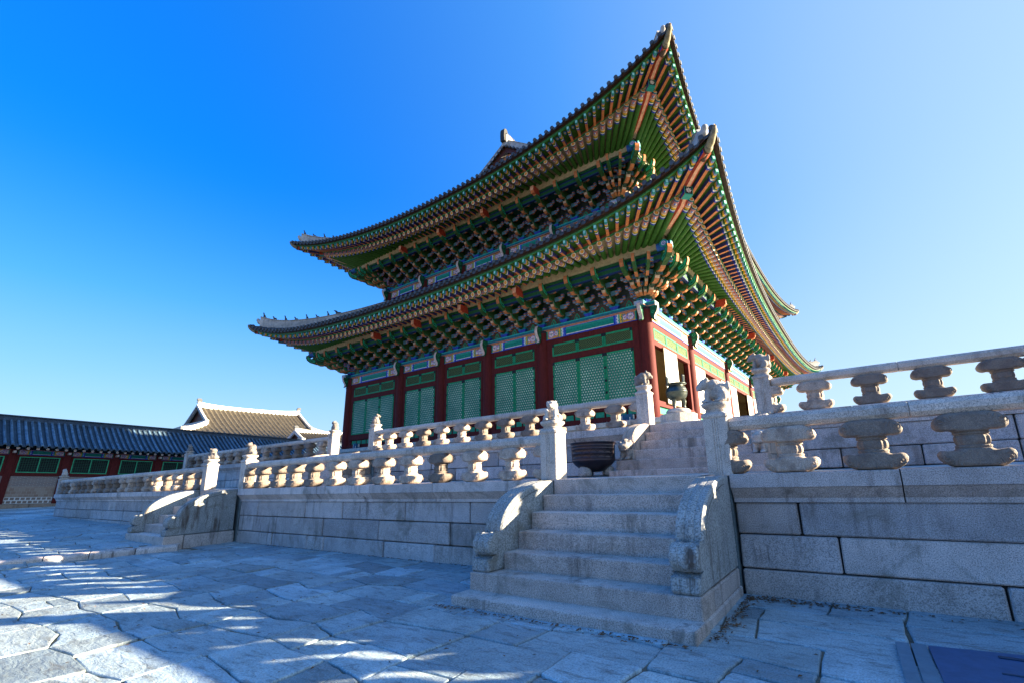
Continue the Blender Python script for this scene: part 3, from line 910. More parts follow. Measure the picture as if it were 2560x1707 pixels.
# ------------------------------------------------------------------ cauldron, burner, small things
def cauldron():
    t = thing('cauldron', 'large black iron cauldron on stone feet beside the upper stairs', 'cauldron', (-.52, 2.18, H1))
    mb = MB()
    prof = [(.02, .085), (.15, .09), (.28, .14), (.40, .225), (.47, .30), (.478, .312), (.470, .325), (.469, .35), (.471, .352), (.471, .358), (.469, .360), (.470, .44), (.473, .442), (.473, .448), (.471, .450),
            (.474, .53), (.477, .532), (.477, .538), (.475, .540), (.477, .58), (.480, .582), (.480, .588), (.478, .590), (.480, .64), (.505, .648), (.505, .662), (.455, .662), (.45, .60), (.45, .35)]
    mb.lathe(prof, 56, cap=False)
    b = part('bowl', mb, 'iron', t, True); b.scale = (.92, .92, 1.0)
    mb = MB()
    n = 36
    for (z0, z1) in ((.366, .440), (.457, .530)):
        for k in range(n):
            a0 = 2*math.pi*k/n; a1 = 2*math.pi*(k+1)/n; r = .4775
            za, zb_ = (z0, z1) if k % 2 else (z1, z0)
            for (dz) in (0,):
                A = (r*math.cos(a0), r*math.sin(a0)); B = (r*math.cos(a1), r*math.sin(a1)); w = .005
                mb.quad((A[0], A[1], za), (B[0], B[1], zb_), (B[0], B[1], zb_+w*2), (A[0], A[1], za+w*2), (.25, .25, .3))
    part('zigzag_band', mb, 'iron', b)
    for (x, y, s_) in ((-.06, -.26, 1.0), (.24, .16, .9), (-.28, .22, .9)):
        me = sculpt('foot_stone', [((0, 0, .11), (.135*s_, .12, .115)), ((0, 0, .06), (.15*s_, .13, .08))], .02, 'cheek', 1)
        link('foot_stone', me, t, loc=(x, y, 0))
cauldron()
def burner():
    t = thing('stone_pedestal', 'round topped stone pedestal on a stepped octagonal base at the head of the upper stairs', 'pedestal', (-.50, 7.5, H2))
    def octo(a, b_, z0, z1):
        mb = MB(); n = 8
        rings = [[(a*k_*math.cos(R(22.5+45*k)), a*k_*math.sin(R(22.5+45*k)), z) for k in range(n)] for z, k_ in ((z0, 1), (z1-.015, 1), (z1, .98))]
        mb.loft(rings, None, True); return mb
    part('base_stone', octo(.72, 0, 0, .38), 'rail', t); part('base_stone', octo(.55, 0, .38, .64), 'rail', t)
    mb = MB(); mb.lathe([(.30, .64), (.36, .66), (.37, .72), (.33, .78), (.28, .80), (.02, .80)], 32)
    part('round_top', mb, 'rail', t, True)
    b = thing('incense_burner', 'bronze three legged incense burner with upright handles on the stone pedestal', 'incense burner', (-.50, 7.5, H2+.80))
    mb = MB()
    mb.lathe([(.02, .24), (.12, .25), (.21, .29), (.28, .36), (.315, .45), (.318, .50), (.325, .505), (.325, .53), (.318, .535), (.312, .58), (.28, .65), (.235, .70), (.22, .72), (.225, .745), (.315, .76), (.32, .775), (.30, .785), (.20, .775), (.19, .70)], 40, cap=False)
    part('bowl', mb, 'bronze', b, True)
    for k in range(3):
        a = R(-100+120*k); mb = MB(); rings = []
        for (r, z, w) in ((.17, .30, .075), (.20, .22, .07), (.205, .15, .045), (.195, .08, .035), (.20, .03, .04), (.215, .0, .05)):
            cx_, cy_ = r*math.cos(a), r*math.sin(a)
            rings.append([(cx_+w*math.cos(2*math.pi*j/10), cy_+w*math.sin(2*math.pi*j/10), z) for j in range(10)])
        mb.loft(rings, None, True); part('leg', mb, 'bronze', b, True)
    for sx in (-1, 1):
        mb = MB()
        for (y0, y1) in ((-.07, -.035), (.035, .07)): mb.cbox(sx*.25-.02, y0, .77, sx*.25+.02, y1, .99, .006)
        mb.cbox(sx*.25-.022, -.08, .985, sx*.25+.022, .08, 1.03, .008)
        part('handle', mb, 'bronze', b)
burner()
def small_things():
    # steel floor hatch, bottom right
    t = thing('floor_hatch', 'blue grey steel floor hatch set in the flagstones at the bottom right', 'hatch', (4.0, -.95, 0))
    mb = MB(); z = .004
    def q4(a, b, c, d, z0, z1, col=(1, 1, 1)):
        i = len(mb.v)
        for zz_ in (z0, z1):
            for (x, y) in (a, b, c, d): mb.v.append((x-4.0, y+.95, zz_))
        mb.face((i+4, i+5, i+6, i+7), col)
        for k in range(4): mb.face((i+k, i+(k+1) % 4, i+4+(k+1) % 4, i+4+k), col)
    q4((4.00, -.99), (4.035, -2.1), (4.12, -2.1), (4.09, -.975), -.05, .022, (1.1, 1.0, .9))
    q4((4.103, -.973), (4.133, -2.1), (4.235, -2.1), (4.20, -.965), -.05, .022, (1.05, .95, .85))
    part('frame_strip', mb, 'steel', t)
    mb = MB(); q4((4.215, -.962), (4.25, -2.1), (6.3, -2.0), (6.3, -.70), -.05, .018, (.40, .50, .72))
    cover = part('cover_plate', mb, 'steel', t)
    mb = MB(); mb.cbox(.62, -.095, .0185, .80, -.06, .028, .004, (.2, .2, .25)); part('lift_handle', mb, 'steel', cover)
    mb = MB(); mb.cbox(.58, -.42, .0185, .78, -.40, .024, .002, (.25, .25, .3)); part('lift_handle', mb, 'steel', cover)
    # blue equipment boxes on the podium
    def box(x, y, z, w, h, label):
        b = thing('equipment_box', label, 'box', (x, y, z))
        mb = MB(); mb.cbox(-w/2, -.12, 0, w/2, .12, h, .01, (.015, .09, .17)); part('case', mb, 'paint', b)
        mb = MB()
        mb.box(-w/2+.03, -.126, .10*h/.3, -w/2+.055, -.121, .26*h/.3, WHITE); mb.box(w/2-.10, -.126, .02, w/2-.07, -.121, .18*h/.3, WHITE)
        mb.box(-.03, -.126, .04, .04, -.121, .09, (.7, .1, .2))
        part('sticker', mb, 'paint', b)
        mb = MB(); mb.box(w/2+.005, -.03, h*.4, w/2+.03, .05, h*.9, WHITE); part('valve', mb, 'paint', b)
    box(-3.47, 10.25, 3.284, .46, .31, 'blue equipment box with white stickers under the right hand lattice doors')
    box(-21.2, 10.25, 3.284, .36, .34, 'dark blue equipment box under the far left lattice doors')
    # lamp tucked behind the cauldron
    b = thing('floodlight', 'small dark floodlight with a teal lens on the terrace behind the cauldron', 'floodlight', (.02, 2.75, H1))
    mb = MB(); mb.cbox(-.16, -.06, .05, .16, .05, .19, .01, (.02, .03, .04)); part('housing', mb, 'paint', b)
    mb = MB(); mb.box(-.14, -.066, .07, .14, -.061, .17, (.03, .22, .28)); part('lens', mb, 'paint', b)
    mb = MB(); mb.box(-.18, -.02, 0, -.165, .02, .15, (.1, .1, .1)); mb.box(.165, -.02, 0, .18, .02, .15, (.1, .1, .1)); mb.box(-.18, -.02, -.0, .18, .02, .012, (.1, .1, .1)); part('bracket', mb, 'paint', b)
small_things()
def litter():
    rnd = random.Random(31); mb = MB()
    def leaf(x, y, z):
        a = rnd.uniform(0, 6.28); L = rnd.uniform(.012, .03); w = L*rnd.uniform(.3, .55); c, s_ = math.cos(a), math.sin(a)
        g = rnd.uniform(.6, 1.3); col = (.16*g, .075*g, .03*g)
        pts = [(-L, 0, 0), (0, -w, .004), (L, 0, .003), (0, w, .009)]
        i = [mb.pt((x+p*c-q*s_, y+p*s_+q*c, z+r)) for p, q, r in pts]
        mb.face(i, col)
    for k in range(240):     # foot of the right wall and side of the stairs
        x = 2.65+abs(rnd.gauss(0, .8)); leaf(x, rnd.uniform(-.10, .08)-abs(rnd.gauss(0, .05)), .008)
    for k in range(170): leaf(2.66+abs(rnd.gauss(0, .07)), rnd.uniform(-1.6, 0), .008)
    for k in range(160): leaf(rnd.uniform(-.5, 2.6), -1.80-abs(rnd.gauss(0, .05)), .008)
    for k in range(260): leaf(-rnd.uniform(.4, 10), .06-abs(rnd.gauss(0, .04)), .008)
    for k in range(200): leaf(rnd.uniform(-9, 5), rnd.uniform(-4.8, -.2), .009)
    tag(part('fallen_leaves', mb, 'paint', None), 'dry brown leaf litter caught at the foot of the stone walls and stairs', 'leaf litter', None, 'stuff')
litter()
# ------------------------------------------------------------------ palace hall
BX, BY = -2.569, 10.60
BW = [5.07, 3.355, 3.355, 3.355, 5.07]           # bays along the west front, from the left
XL = BX-sum(BW)
BS = [5.30, 7.05, 7.05, 7.05, 5.30]
YD = BY+sum(BS)
ZF = 3.284
LW, LS = BX-XL, YD-BY
hall = thing('palace_hall', 'two storey palace hall with green and orange painted eaves, red columns and green lattice doors', 'palace', (XL+LW/2, BY, ZF))
HO = Vector((XL+LW/2, BY, ZF))
def hp(name, mb, mat, parent=None, smooth=False):
    """hall part from world coordinates"""
    mb.v = [(x-HO.x, y-HO.y, z-HO.z) for x, y, z in mb.v]
    return part(name, mb, mat, parent or hall, smooth)
def hl(name, me, loc, rz=0.0, parent=None, mtx=None):
    if mtx is not None:
        m = mtx.copy(); m.translation = m.translation-HO
        return link(name, me, parent or hall, mtx=m)
    return link(name, me, parent or hall, loc=Vector(loc)-HO, rz=rz)
class Side:
    def __init__(s, p0, u, o, L, rz): s.p0, s.u, s.o, s.L, s.rz = Vector(p0), Vector(u), Vector(o), L, rz
    def P(s, u, d, z): v = s.p0+s.u*u+s.o*d; return (v.x, v.y, z)
def sides(ins):
    return dict(W=Side((XL+ins, BY+ins), (1, 0), (0, -1), LW-2*ins, 0), S=Side((BX-ins, BY+ins), (0, 1), (1, 0), LS-2*ins, math.pi/2),
                N=Side((XL+ins, BY+ins), (0, 1), (-1, 0), LS-2*ins, -math.pi/2), E=Side((XL+ins, YD-ins), (1, 0), (0, 1), LW-2*ins, math.pi))
INS = 1.45
TIERS = dict(
    lower=dict(S=sides(0), zp=8.0, zm=9.88, a=.45, b=.85, om=3.5, ot=4.45, inset=1.55, ztop=12.75, pw=1.15, ins=0.0),
    upper=dict(S=sides(INS), zp=13.87, zm=15.72, a=1.0, b=.38, om=3.66, ot=4.62, inset=8.65, ztop=22.5, pw=1.25, ins=INS))
def sfun(T, sd, x, ot): return max(-1, min(1, x/(sd.L/2+ot)))
def eave(T, sd, x, kind):
    """x measured from the middle of the side; returns offset and height of that eave line"""
    om, ot = {'tile': (T['om'], T['ot']), 'fly': (T['om']-.17, T['ot']-.24), 'raf': (T['om']-.84, T['ot']-1.35)}[kind]
    s_ = abs(sfun(T, sd, x, ot))
    o = om+(ot-om)*s_**2.5
    zt = T['zm']+T['a']*s_**2+T['b']*s_**7
    if kind == 'tile': z = zt
    elif kind == 'fly': z = zt-.33
    else: z = T['zm']-.56+T['a']*s_**2+(T['b']*.62)*s_**7
    return o, z
RR = .105
def rafter_proto():
    mb = MB(); n = 14; L = 2.3
    bands = [(0, .045, (.01, .13, .12)), (.045, .055, BLUE), (.055, .12, (.50, .20, .17)), (.12, .20, None), (.20, .27, PINK), (.27, .29, WHITE), (.29, .37, YEL), (.37, .41, GREEN), (.41, .45, WHITE), (.45, .51, BLUE), (.51, L, GREEN)]
    rings = []; cols = []
    def ring(x): return [(x, RR*math.cos(2*math.pi*k/n), RR*math.sin(2*math.pi*k/n)) for k in range(n)]
    for a, b, c in bands:
        rings.append(ring(-a))
        if c is None: cols.append(lambda k: (PINK, LBLUE, WHITE, (.45, .10, .12))[k % 4])
        else: cols.append(c)
    rings.append(ring(-L))
    mb.loft(rings, cols, False)
    # flower on the end grain
    i = mb.pt((.002, 0, 0)); m_ = 16
    R1, R2, R3 = .025, .082, RR
    r1 = [mb.pt((.002, R1*math.cos(2*math.pi*k/m_), R1*math.sin(2*math.pi*k/m_))) for k in range(m_)]
    r2 = [mb.pt((.002, (R2 if k % 2 else R2*.72)*math.cos(2*math.pi*k/m_), (R2 if k % 2 else R2*.72)*math.sin(2*math.pi*k/m_))) for k in range(m_)]
    r3 = [mb.pt((0, R3*math.cos(2*math.pi*k/m_), R3*math.sin(2*math.pi*k/m_))) for k in range(m_)]
    for k in range(m_):
        k2 = (k+1) % m_
        mb.face((i, r1[k], r1[k2]), (.75, .5, .05))
        mb.face((r1[k], r2[k], r2[k2], r1[k2]), (.80, .36, .03) if (k//2) % 2 else (.62, .12, .04))
        mb.face((r2[k], r3[k], r3[k2], r2[k2]), (.80, .68, .50))
    return mb
def fly_proto():
    mb = MB(); L = 1.65; w = .054; h = .078; ORANGE = (.62, .20, .065)
    bands = [(0, .07, LTEAL, TEAL), (.07, .13, (.25, .25, .5), (.25, .25, .5)), (.13, .21, YEL, YEL), (.21, .28, GREEN, GREEN), (.28, .34, WHITE, WHITE), (.34, .41, BLUE, BLUE), (.41, L, ORANGE, None)]
    rings = []; cols = []
    for a, b, cb, cs in bands:
        t = .85 if a == 0 else 1
        rings.append([(-a, -w, -h), (-a-(.035 if a > .05 else 0), 0, -h-.002), (-a, w, -h), (-a, w, h), (-a, -w, h)])
        cols.append((lambda cb, cs: (lambda k: cb if k in (0, 1) else (cs or (REDB if False else (.055, .05, .16))) if k in (2, 4) else GREEN))(cb, cs))
    rings.append([(-L, -w, -h), (-L, 0, -h-.002), (-L, w, -h), (-L, w, h), (-L, -w, h)])
    mb.loft(rings, cols, False)
    # end face with a pale square frame
    mb.quad((.001, -w, -h), (.001, w, -h), (.001, w, h), (.001, -w, h), (.05, .30, .25))
    mb.quad((.003, -w*.7, -h*.7), (.003, w*.7, -h*.7), (.003, w*.7, h*.7), (.003, -w*.7, h*.7), (.35, .72, .62))
    return mb
RAF, FLY = rafter_proto(), fly_proto()
def orient(tip, inner):
    """matrix whose +X runs from inner to tip"""
    x = (Vector(tip)-Vector(inner)).normalized(); y = Vector((0, 0, 1)).cross(x).normalized(); z = x.cross(y)
    m = Matrix((x, y, z)).transposed().to_4x4(); m.translation = Vector(tip)
    return m
rafters, flys = [], []
strips = []
for tn, T in TIERS.items():
    zpur = T['zp']+1.66
    for sn, sd in T['S'].items():
        if sn == 'E': continue
        rot = T['ot']-1.35
        n = int((sd.L+2*rot)/.385)
        row = []
        U0 = 2.1
        for k in range(n+1):
            xr = -(sd.L/2+rot)+(sd.L+2*rot)*k/n
            if sn == 'N' and xr > -sd.L/2+9: continue
            o, z = eave(T, sd, xr, 'raf')
            u = xr+sd.L/2
            # fan origin
            if u < U0: ou, od = U0, -U0
            elif u > sd.L-U0: ou, od = sd.L-U0, -U0
            else: ou, od = u, -1.0
            du, dd = u-ou, o-od; L = math.hypot(du, dd); du /= L; dd /= L
            # purlin crossing
            t = (1.75-od)/dd
            Q = (ou+du*t, 1.75)
            tip = (u, o, z)
            # flying rafter tip on the same ray
            f = .7
            for _ in range(8):
                fo, fz = eave(T, sd, u+du*f-sd.L/2, 'fly')
                f += (fo-(o+dd*f))/dd*.8
            ft = (u+du*f, o+dd*f, fz)
            row.append((tip, Q, ft, (du, dd)))
            if k in (0, n): continue
            pt_, pq = Vector(sd.P(*tip)), Vector(sd.P(Q[0], Q[1], zpur))
            rafters.append((pt_, orient(pt_, pq), tn, sn))
            pf = Vector(sd.P(*ft)); pi = Vector(sd.P(tip[0]-du*.05, tip[1]-dd*.05, z+.19))
            flys.append((pf, orient(pf, pi), tn, sn, k))
        strips.append((tn, sn, T, sd, row))
def cam_d(v): return (v-Vector((4.035, -5.859, 1.448))).length
RME, FME = RAF.mesh('rafter', 'paint', True), FLY.mesh('flying_rafter', 'paint')
for lst, me, proto, nm in ((rafters, RME, RAF, 'rafter'), (flys, FME, FLY, 'flying_rafter')):
    lst.sort(key=lambda a: cam_d(a[0]))
    rest = MB()
    for k, a in enumerate(lst):
        if k < 99: hl(nm, me, None, mtx=a[1])
        else: rest.add(proto, a[1])
    hp(nm+'s', rest, 'paint', None, nm == 'rafter')['kind'] = 'stuff'
# soffit boards, green battens and dark eave board
for tn, sn, T, sd, row in strips:
    a, b, c, d, c2 = MB(), MB(), MB(), MB(), MB()
    zpur = T['zp']+1.66
    embs = []
    for i, (r0, r1) in enumerate(zip(row, row[1:])):
        (t0, q0, f0, d0), (t1, q1, f1, d1) = r0, r1
        P = sd.P
        iz = zpur+.09
        # between rafters
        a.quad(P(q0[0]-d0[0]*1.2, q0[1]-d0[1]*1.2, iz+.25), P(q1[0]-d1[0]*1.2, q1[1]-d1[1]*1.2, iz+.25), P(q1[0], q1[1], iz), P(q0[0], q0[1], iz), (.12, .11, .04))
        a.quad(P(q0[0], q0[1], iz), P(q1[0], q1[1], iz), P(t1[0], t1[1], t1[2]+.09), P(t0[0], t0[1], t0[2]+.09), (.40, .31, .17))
        # between flying rafters
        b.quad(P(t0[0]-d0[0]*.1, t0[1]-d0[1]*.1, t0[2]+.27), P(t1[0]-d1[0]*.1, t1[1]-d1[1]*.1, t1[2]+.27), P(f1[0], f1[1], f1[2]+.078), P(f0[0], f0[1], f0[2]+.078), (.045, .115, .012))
        # batten over rafter tips and orange infill above it
        for (z0, z1, e0, e1, col) in ((.085, .135, .02, -.03, (.05, .30, .10)), (.135, .27, -.03, -.06, (.50, .14, .06))):
            A, B = P(t0[0]+d0[0]*e0, t0[1]+d0[1]*e0, t0[2]+z0), P(t1[0]+d1[0]*e0, t1[1]+d1[1]*e0, t1[2]+z0)
            C_, D_ = P(t1[0]+d1[0]*e0, t1[1]+d1[1]*e0, t1[2]+z1), P(t0[0]+d0[0]*e0, t0[1]+d0[1]*e0, t0[2]+z1)
            c.quad(A, B, C_, D_, col)
            c.quad(A, B, P(t1[0]-d1[0]*.05, t1[1]-d1[1]*.05, t1[2]+z0), P(t0[0]-d0[0]*.05, t0[1]-d0[1]*.05, t0[2]+z0), (.03, .16, .06))
        for (z0, z1, e0, col) in ((.078, .12, .03, (.03, .20, .07)), (.12, .20, .05, (.04, .05, .015))):
            A, B = P(f0[0]+d0[0]*e0, f0[1]+d0[1]*e0, f0[2]+z0), P(f1[0]+d1[0]*e0, f1[1]+d1[1]*e0, f1[2]+z0)
            C_, D_ = P(f1[0]+d1[0]*e0, f1[1]+d1[1]*e0, f1[2]+z1), P(f0[0]+d0[0]*e0, f0[1]+d0[1]*e0, f0[2]+z1)
            c2.quad(A, B, C_, D_, col)
            c2.quad(A, B, P(f1[0]-d1[0]*.05, f1[1]-d1[1]*.05, f1[2]+z0), P(f0[0]-d0[0]*.05, f0[1]-d0[1]*.05, f0[2]+z0), (.08, .30, .07))
        # eave board out to the tiles
        def tl(f_): 
            o, z = eave(T, sd, f_[0]-sd.L/2, 'tile'); return o, z
        o0, z0 = tl(f0); o1, z1 = tl(f1)
        d.quad(P(f0[0], f0[1]+.02, f0[2]+.20), P(f1[0], f1[1]+.02, f1[2]+.20), P(f1[0], o1-.03, z1-.10), P(f0[0], o0-.03, z0-.10), BROWN)
        d.quad(P(f1[0], o1-.03, z1-.10), P(f0[0], o0-.03, z0-.10), P(f0[0], o0-.03, z0-.02), P(f1[0], o1-.03, z1-.02), BROWN)
        # painted rosette on the soffit between flying rafters near the corners
        x_ = (f0[0]+f1[0])/2-sd.L/2
        if abs(x_) > sd.L/2-3.5:
            fm = [(f0[j]+f1[j])/2 for j in range(3)]; dm = ((d0[0]+d1[0])/2, (d0[1]+d1[1])/2)
            cu, cd_ = fm[0]-dm[0]*.24, fm[1]-dm[1]*.24
            tm = [(t0[j]+t1[j])/2 for j in range(3)]
            ln = math.hypot(fm[0]-tm[0], fm[1]-tm[1]); sl = (fm[2]+.078-(tm[2]+.27))/max(ln, .1)
            zc = fm[2]+.078-sl*.24-.008
            emb = MB()
            for rr, dz, col in ((1.0, 0, (.01, .10, .06)), (.78, -.003, (.05, .10, .35)), (.5, -.006, (.10, .40, .25)), (.3, -.009, ORANGE)):
                pts = []
                for q in range(12):
                    an = 2*math.pi*q/12; al, ac = .145*rr*math.cos(an), .095*rr*math.sin(an)
                    pts.append(emb.pt(sd.P(cu+dm[0]*al-dm[1]*ac, cd_+dm[1]*al+dm[0]*ac, zc+sl*al+dz)))
                emb.face(pts, col)
            embs.append(emb)
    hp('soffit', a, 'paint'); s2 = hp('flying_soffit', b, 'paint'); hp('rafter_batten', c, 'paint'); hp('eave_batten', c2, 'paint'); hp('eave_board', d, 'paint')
    for e_ in embs: hp('rosette', e_, 'paint', s2)
# purlin boards under the rafters, wall of the bracket zone
def build_boards():
    for tn, T in TIERS.items():
        for sn, sd in T['S'].items():
            zp = T['zp']; P = sd.P; L = sd.L
            mb = MB()
            def strip(d, z0, z1, col, e, th=.0):
                mb.quad(P(-e, d, z0), P(L+e, d, z0), P(L+e, d, z1), P(-e, d, z1), col)
                if th: mb.quad(P(-e, d, z0), P(L+e, d, z0), P(L+e, d-th, z0), P(-e, d-th, z0), tuple(v*.7 for v in col))
            B2 = (.012, .032, .13); strip(1.60, .93+zp, .98+zp, B2, 1.6, .12); strip(1.603, .98+zp, 1.13+zp, (.015, .10, .035), 1.6); strip(1.606, 1.13+zp, 1.20+zp, B2, 1.6)
            strip(1.64, 1.20+zp, 1.32+zp, (.012, .09, .03), 1.62, .1)
            strip(1.69, 1.32+zp, 1.80+zp, (.46, .36, .21), 1.7, .1)
            hp('eave_purlin', mb, 'paint')
            mb = MB()
            strip(.02, zp, zp+1.3, (.06, .08, .075), .02)
            # painted infill panels between bracket sets
            hp('bracket_backboard', mb, 'paint')
            mb = MB()
            mb.quad(P(-1.66, 1.66, zp+1.2), P(L+1.66, 1.66, zp+1.2), P(L, -.02, zp+1.25), P(0, -.02, zp+1.25), (.03, .10, .06))
            hp('bracket_ceiling', mb, 'paint')
build_boards()

# ---- bracket sets
def bracket_mesh(scale_out=1.0, plain=False):
    mb = MB(); G = (.030, .090, .022); E = (.50, .17, .06)
    so = scale_out
    def fin(pts, cols, w, x0=0.0):
        mb.prism([(p[0]*so, p[1]) for p in pts], lambda d, z, t: (x0+t, -d, z), -w/2, w/2, G, G, cols)
    # block cup on the plate
    mb.loft([[(-a, -b, z), (a, -b, z), (a, b, z), (-a, b, z)] for a, b, z in ((.14, .14, .0), (.15, .15, .02), (.22, .20, .15), (.22, .20, .23))], [BLUE, BLUE, (.01, .25, .28)], True)
    # central stepped body
    body = [(0, .15), (.35, .20), (.75, .42), (1.15, .64), (1.55, .86), (1.66, .95), (1.66, 1.2), (0, 1.2)]
    fin(body, [(.02, .05, .03)]*4+[G]*4, .13)
    PALE = (.60, .72, .66); G2 = (.03, .26, .13)
    for k in range(3):
        r = .58+.43*k; z = .27+.215*k
        pts = [(0, z+.10), (r-.36, z+.09), (r-.22, z+.08), (r-.12, z+.11), (r-.05, z+.20), (r+.0, z+.25), (r+.065, z+.235), (r+.08, z+.14), (r+.03, z+.02), (r-.07, z-.055), (r-.19, z-.06), (r-.29, z-.01), (r-.40, z+.035), (0, z+.035)]
        c = [G, G, G, (.05, .25, .2), PALE, PALE, PALE, (.52, .36, .24), E, E, E, G, G, G]
        fin(pts, c, .165)
        for sx in (-1, 1):
            x = sx*.084
            q = [(r-.28, z+.05), (r-.16, z+.05), (r-.06, z+.12), (r-.01, z+.20), (r+.04, z+.18), (r+.02, z+.08), (r-.06, z+.0), (r-.18, z-.02)]
            i = [mb.pt((x, -d*so, zz_)) for d, zz_ in q]; mb.face(i, G2)
            q = [(r-.22, z+.03), (r-.14, z+.03), (r-.06, z+.08), (r-.10, z+.02), (r-.17, z-.0)]
            i = [mb.pt((x*1.015, -d*so, zz_)) for d, zz_ in q]; mb.face(i, (.10, .05, .03))
            q0 = [(r-.29, z-.01), (r-.19, z-.06), (r-.07, z-.055), (r+.03, z+.02), (r+.08, z+.14)]
            q1 = [(r-.28, z+.02), (r-.19, z-.03), (r-.08, z-.025), (r+.0, z+.035), (r+.045, z+.14)]
            for a_, b_, c_, d_ in zip(q0, q0[1:], q1[1:], q1): mb.quad(*[(x*1.02, -p[0]*so, p[1]) for p in (a_, b_, c_, d_)], E)
    # curled head
    z = .85; r = 1.64
    pts = [(r-.3, z+.30), (r-.12, z+.38), (r-.02, z+.36), (r+.03, z+.26), (r+.08, z+.22), (r+.13, z+.28), (r+.17, z+.41), (r+.225, z+.46), (r+.29, z+.42), (r+.30, z+.29), (r+.24, z+.11), (r+.14, z+.0), (r+.02, z-.05), (r-.12, z-.12), (r-.3, z-.12)]
    c = [G, G, GREEN, GREEN, (.02, .3, .15), (.02, .3, .15), (.05, .3, .18), E, E, E, G, G, G, G, G]
    fin(pts, c, .17)
    for sx in (-1, 1):
        x = sx*.0865
        i = [mb.pt((x, -d*so, zz_)) for d, zz_ in ((r+.02, z+.18), (r+.1, z+.19), (r+.18, z+.34), (r+.23, z+.40), (r+.25, z+.30), (r+.19, z+.13), (r+.09, z+.04), (r-.08, z-.02), (r-.10, z+.12))]
        mb.face(i, (.02, .38, .22))
        i = [mb.pt((x*1.015, -d*so, zz_)) for d, zz_ in ((r+.02, z+.13), (r+.1, z+.14), (r+.17, z+.24), (r+.15, z+.15), (r+.07, z+.07), (r-.03, z+.04))]
        mb.face(i, (.01, .06, .03))
    if not plain:
        # lateral arms with blocks
        for k in range(4):
            d = (.08+.42*k)*so; z = .27+.225*k
            for (hl_, zz_) in ((.40, z), (.53, z+.10)) if k < 3 else ((.40, z),):
                pts = [(-hl_, zz_+.10), (-hl_, zz_+.045), (-hl_*.86, zz_+.01), (-hl_*.66, zz_), (hl_*.66, zz_), (hl_*.86, zz_+.01), (hl_, zz_+.045), (hl_, zz_+.10)]
                e = [LBLUE, E, E, (.10, .04, .03), E, E, LBLUE, G]
                mb.prism(pts, lambda u, zq, t: (u, -d+t, zq), -.045, .045, (.05, .12, .06), (.10, .24, .32), e)
                for s_ in (-1, 1):
                    xx = s_*(hl_-.065)
                    # pale outlined block
                    mb.loft([[(xx-a, -d-b, q), (xx+a, -d-b, q), (xx+a, -d+b, q), (xx-a, -d+b, q)] for a, b, q in ((.038, .05, zz_+.10), (.062, .066, zz_+.14), (.062, .066, zz_+.18))], [E, (.06, .13, .42)], True, True, (.05, .30, .26))
                    i = [mb.pt((xx+ox, -d-.047, zz_+oz)) for ox, oz in ((-.05, .03), (.02, .025), (.045, .05), (.045, .085), (.03, .085), (.02, .05), (-.05, .045))]
                    mb.face(i, (.35, .45, .80))
    return mb.mesh('bracket_set', 'paint')
BRK = bracket_mesh(); BRKC = bracket_mesh(1.36)
def angcho_mesh():
    mb = MB(); G = (.012, .10, .05)
    pts = [(-.05, .02), (.34, .02), (.40, -.10), (.42, -.24), (.38, -.38), (.30, -.50), (.25, -.60), (.26, -.70), (.31, -.74), (.24, -.77), (.16, -.70), (.12, -.56), (.05, -.50), (-.05, -.48)]
    W_ = (.68, .52, .46)
    c = [G, W_, W_, W_, W_, W_, W_, W_, G, G, G, G, G, G]
    mb.prism(pts, lambda d, z, t: (t, -d, z), -.075, .075, G, G, c)
    for sx in (-1, 1):
        x = sx*.0765
        for (cx_, cz_, r0, turns) in ((.22, -.14, .11, 1), (.20, -.40, .08, 1)):
            prev = None
            for k in range(15):
                an = 2*math.pi*k/12; r = r0*(1-.045*k)
                a = (cx_+r*math.cos(an), cz_+r*math.sin(an)); b = (cx_+(r-.022)*math.cos(an), cz_+(r-.022)*math.sin(an))
                if prev: mb.quad((x, -prev[0][0], prev[0][1]), (x, -a[0], a[1]), (x, -b[0], b[1]), (x, -prev[1][0], prev[1][1]), (.03, .38, .18))
                prev = (a, b)
    return mb.mesh('column_bracket', 'paint')
ANG = angcho_mesh()
def beam_head_mesh():
    mb = MB()
    mb.loft([[(-.10, -d, z0), (.10, -d, z0), (.10, -d, z1), (-.10, -d, z1)] for d, z0, z1 in ((1.5, 1.02, 1.38), (2.02, 1.02, 1.38), (2.12, 1.12, 1.36))], [lambda k: ((.60, .17, .06), (.40, .05, .025), (.01, .1, .05), (.55, .06, .03))[k]]*2, True, True, (.78, .40, .25))
    return mb.mesh('beam_head', 'paint')
BMH = beam_head_mesh()
def col_positions(sn, ins, L):
    if sn in 'WE':
        c = [0, BW[0]-ins]; 
        for w in BW[1:4]: c.append(c[-1]+w)
        c.append(L)
    else:
        c = [0, BS[0]-ins]
        for w in BS[1:4]: c.append(c[-1]+w)
        c.append(L)
    return c
nb = 0
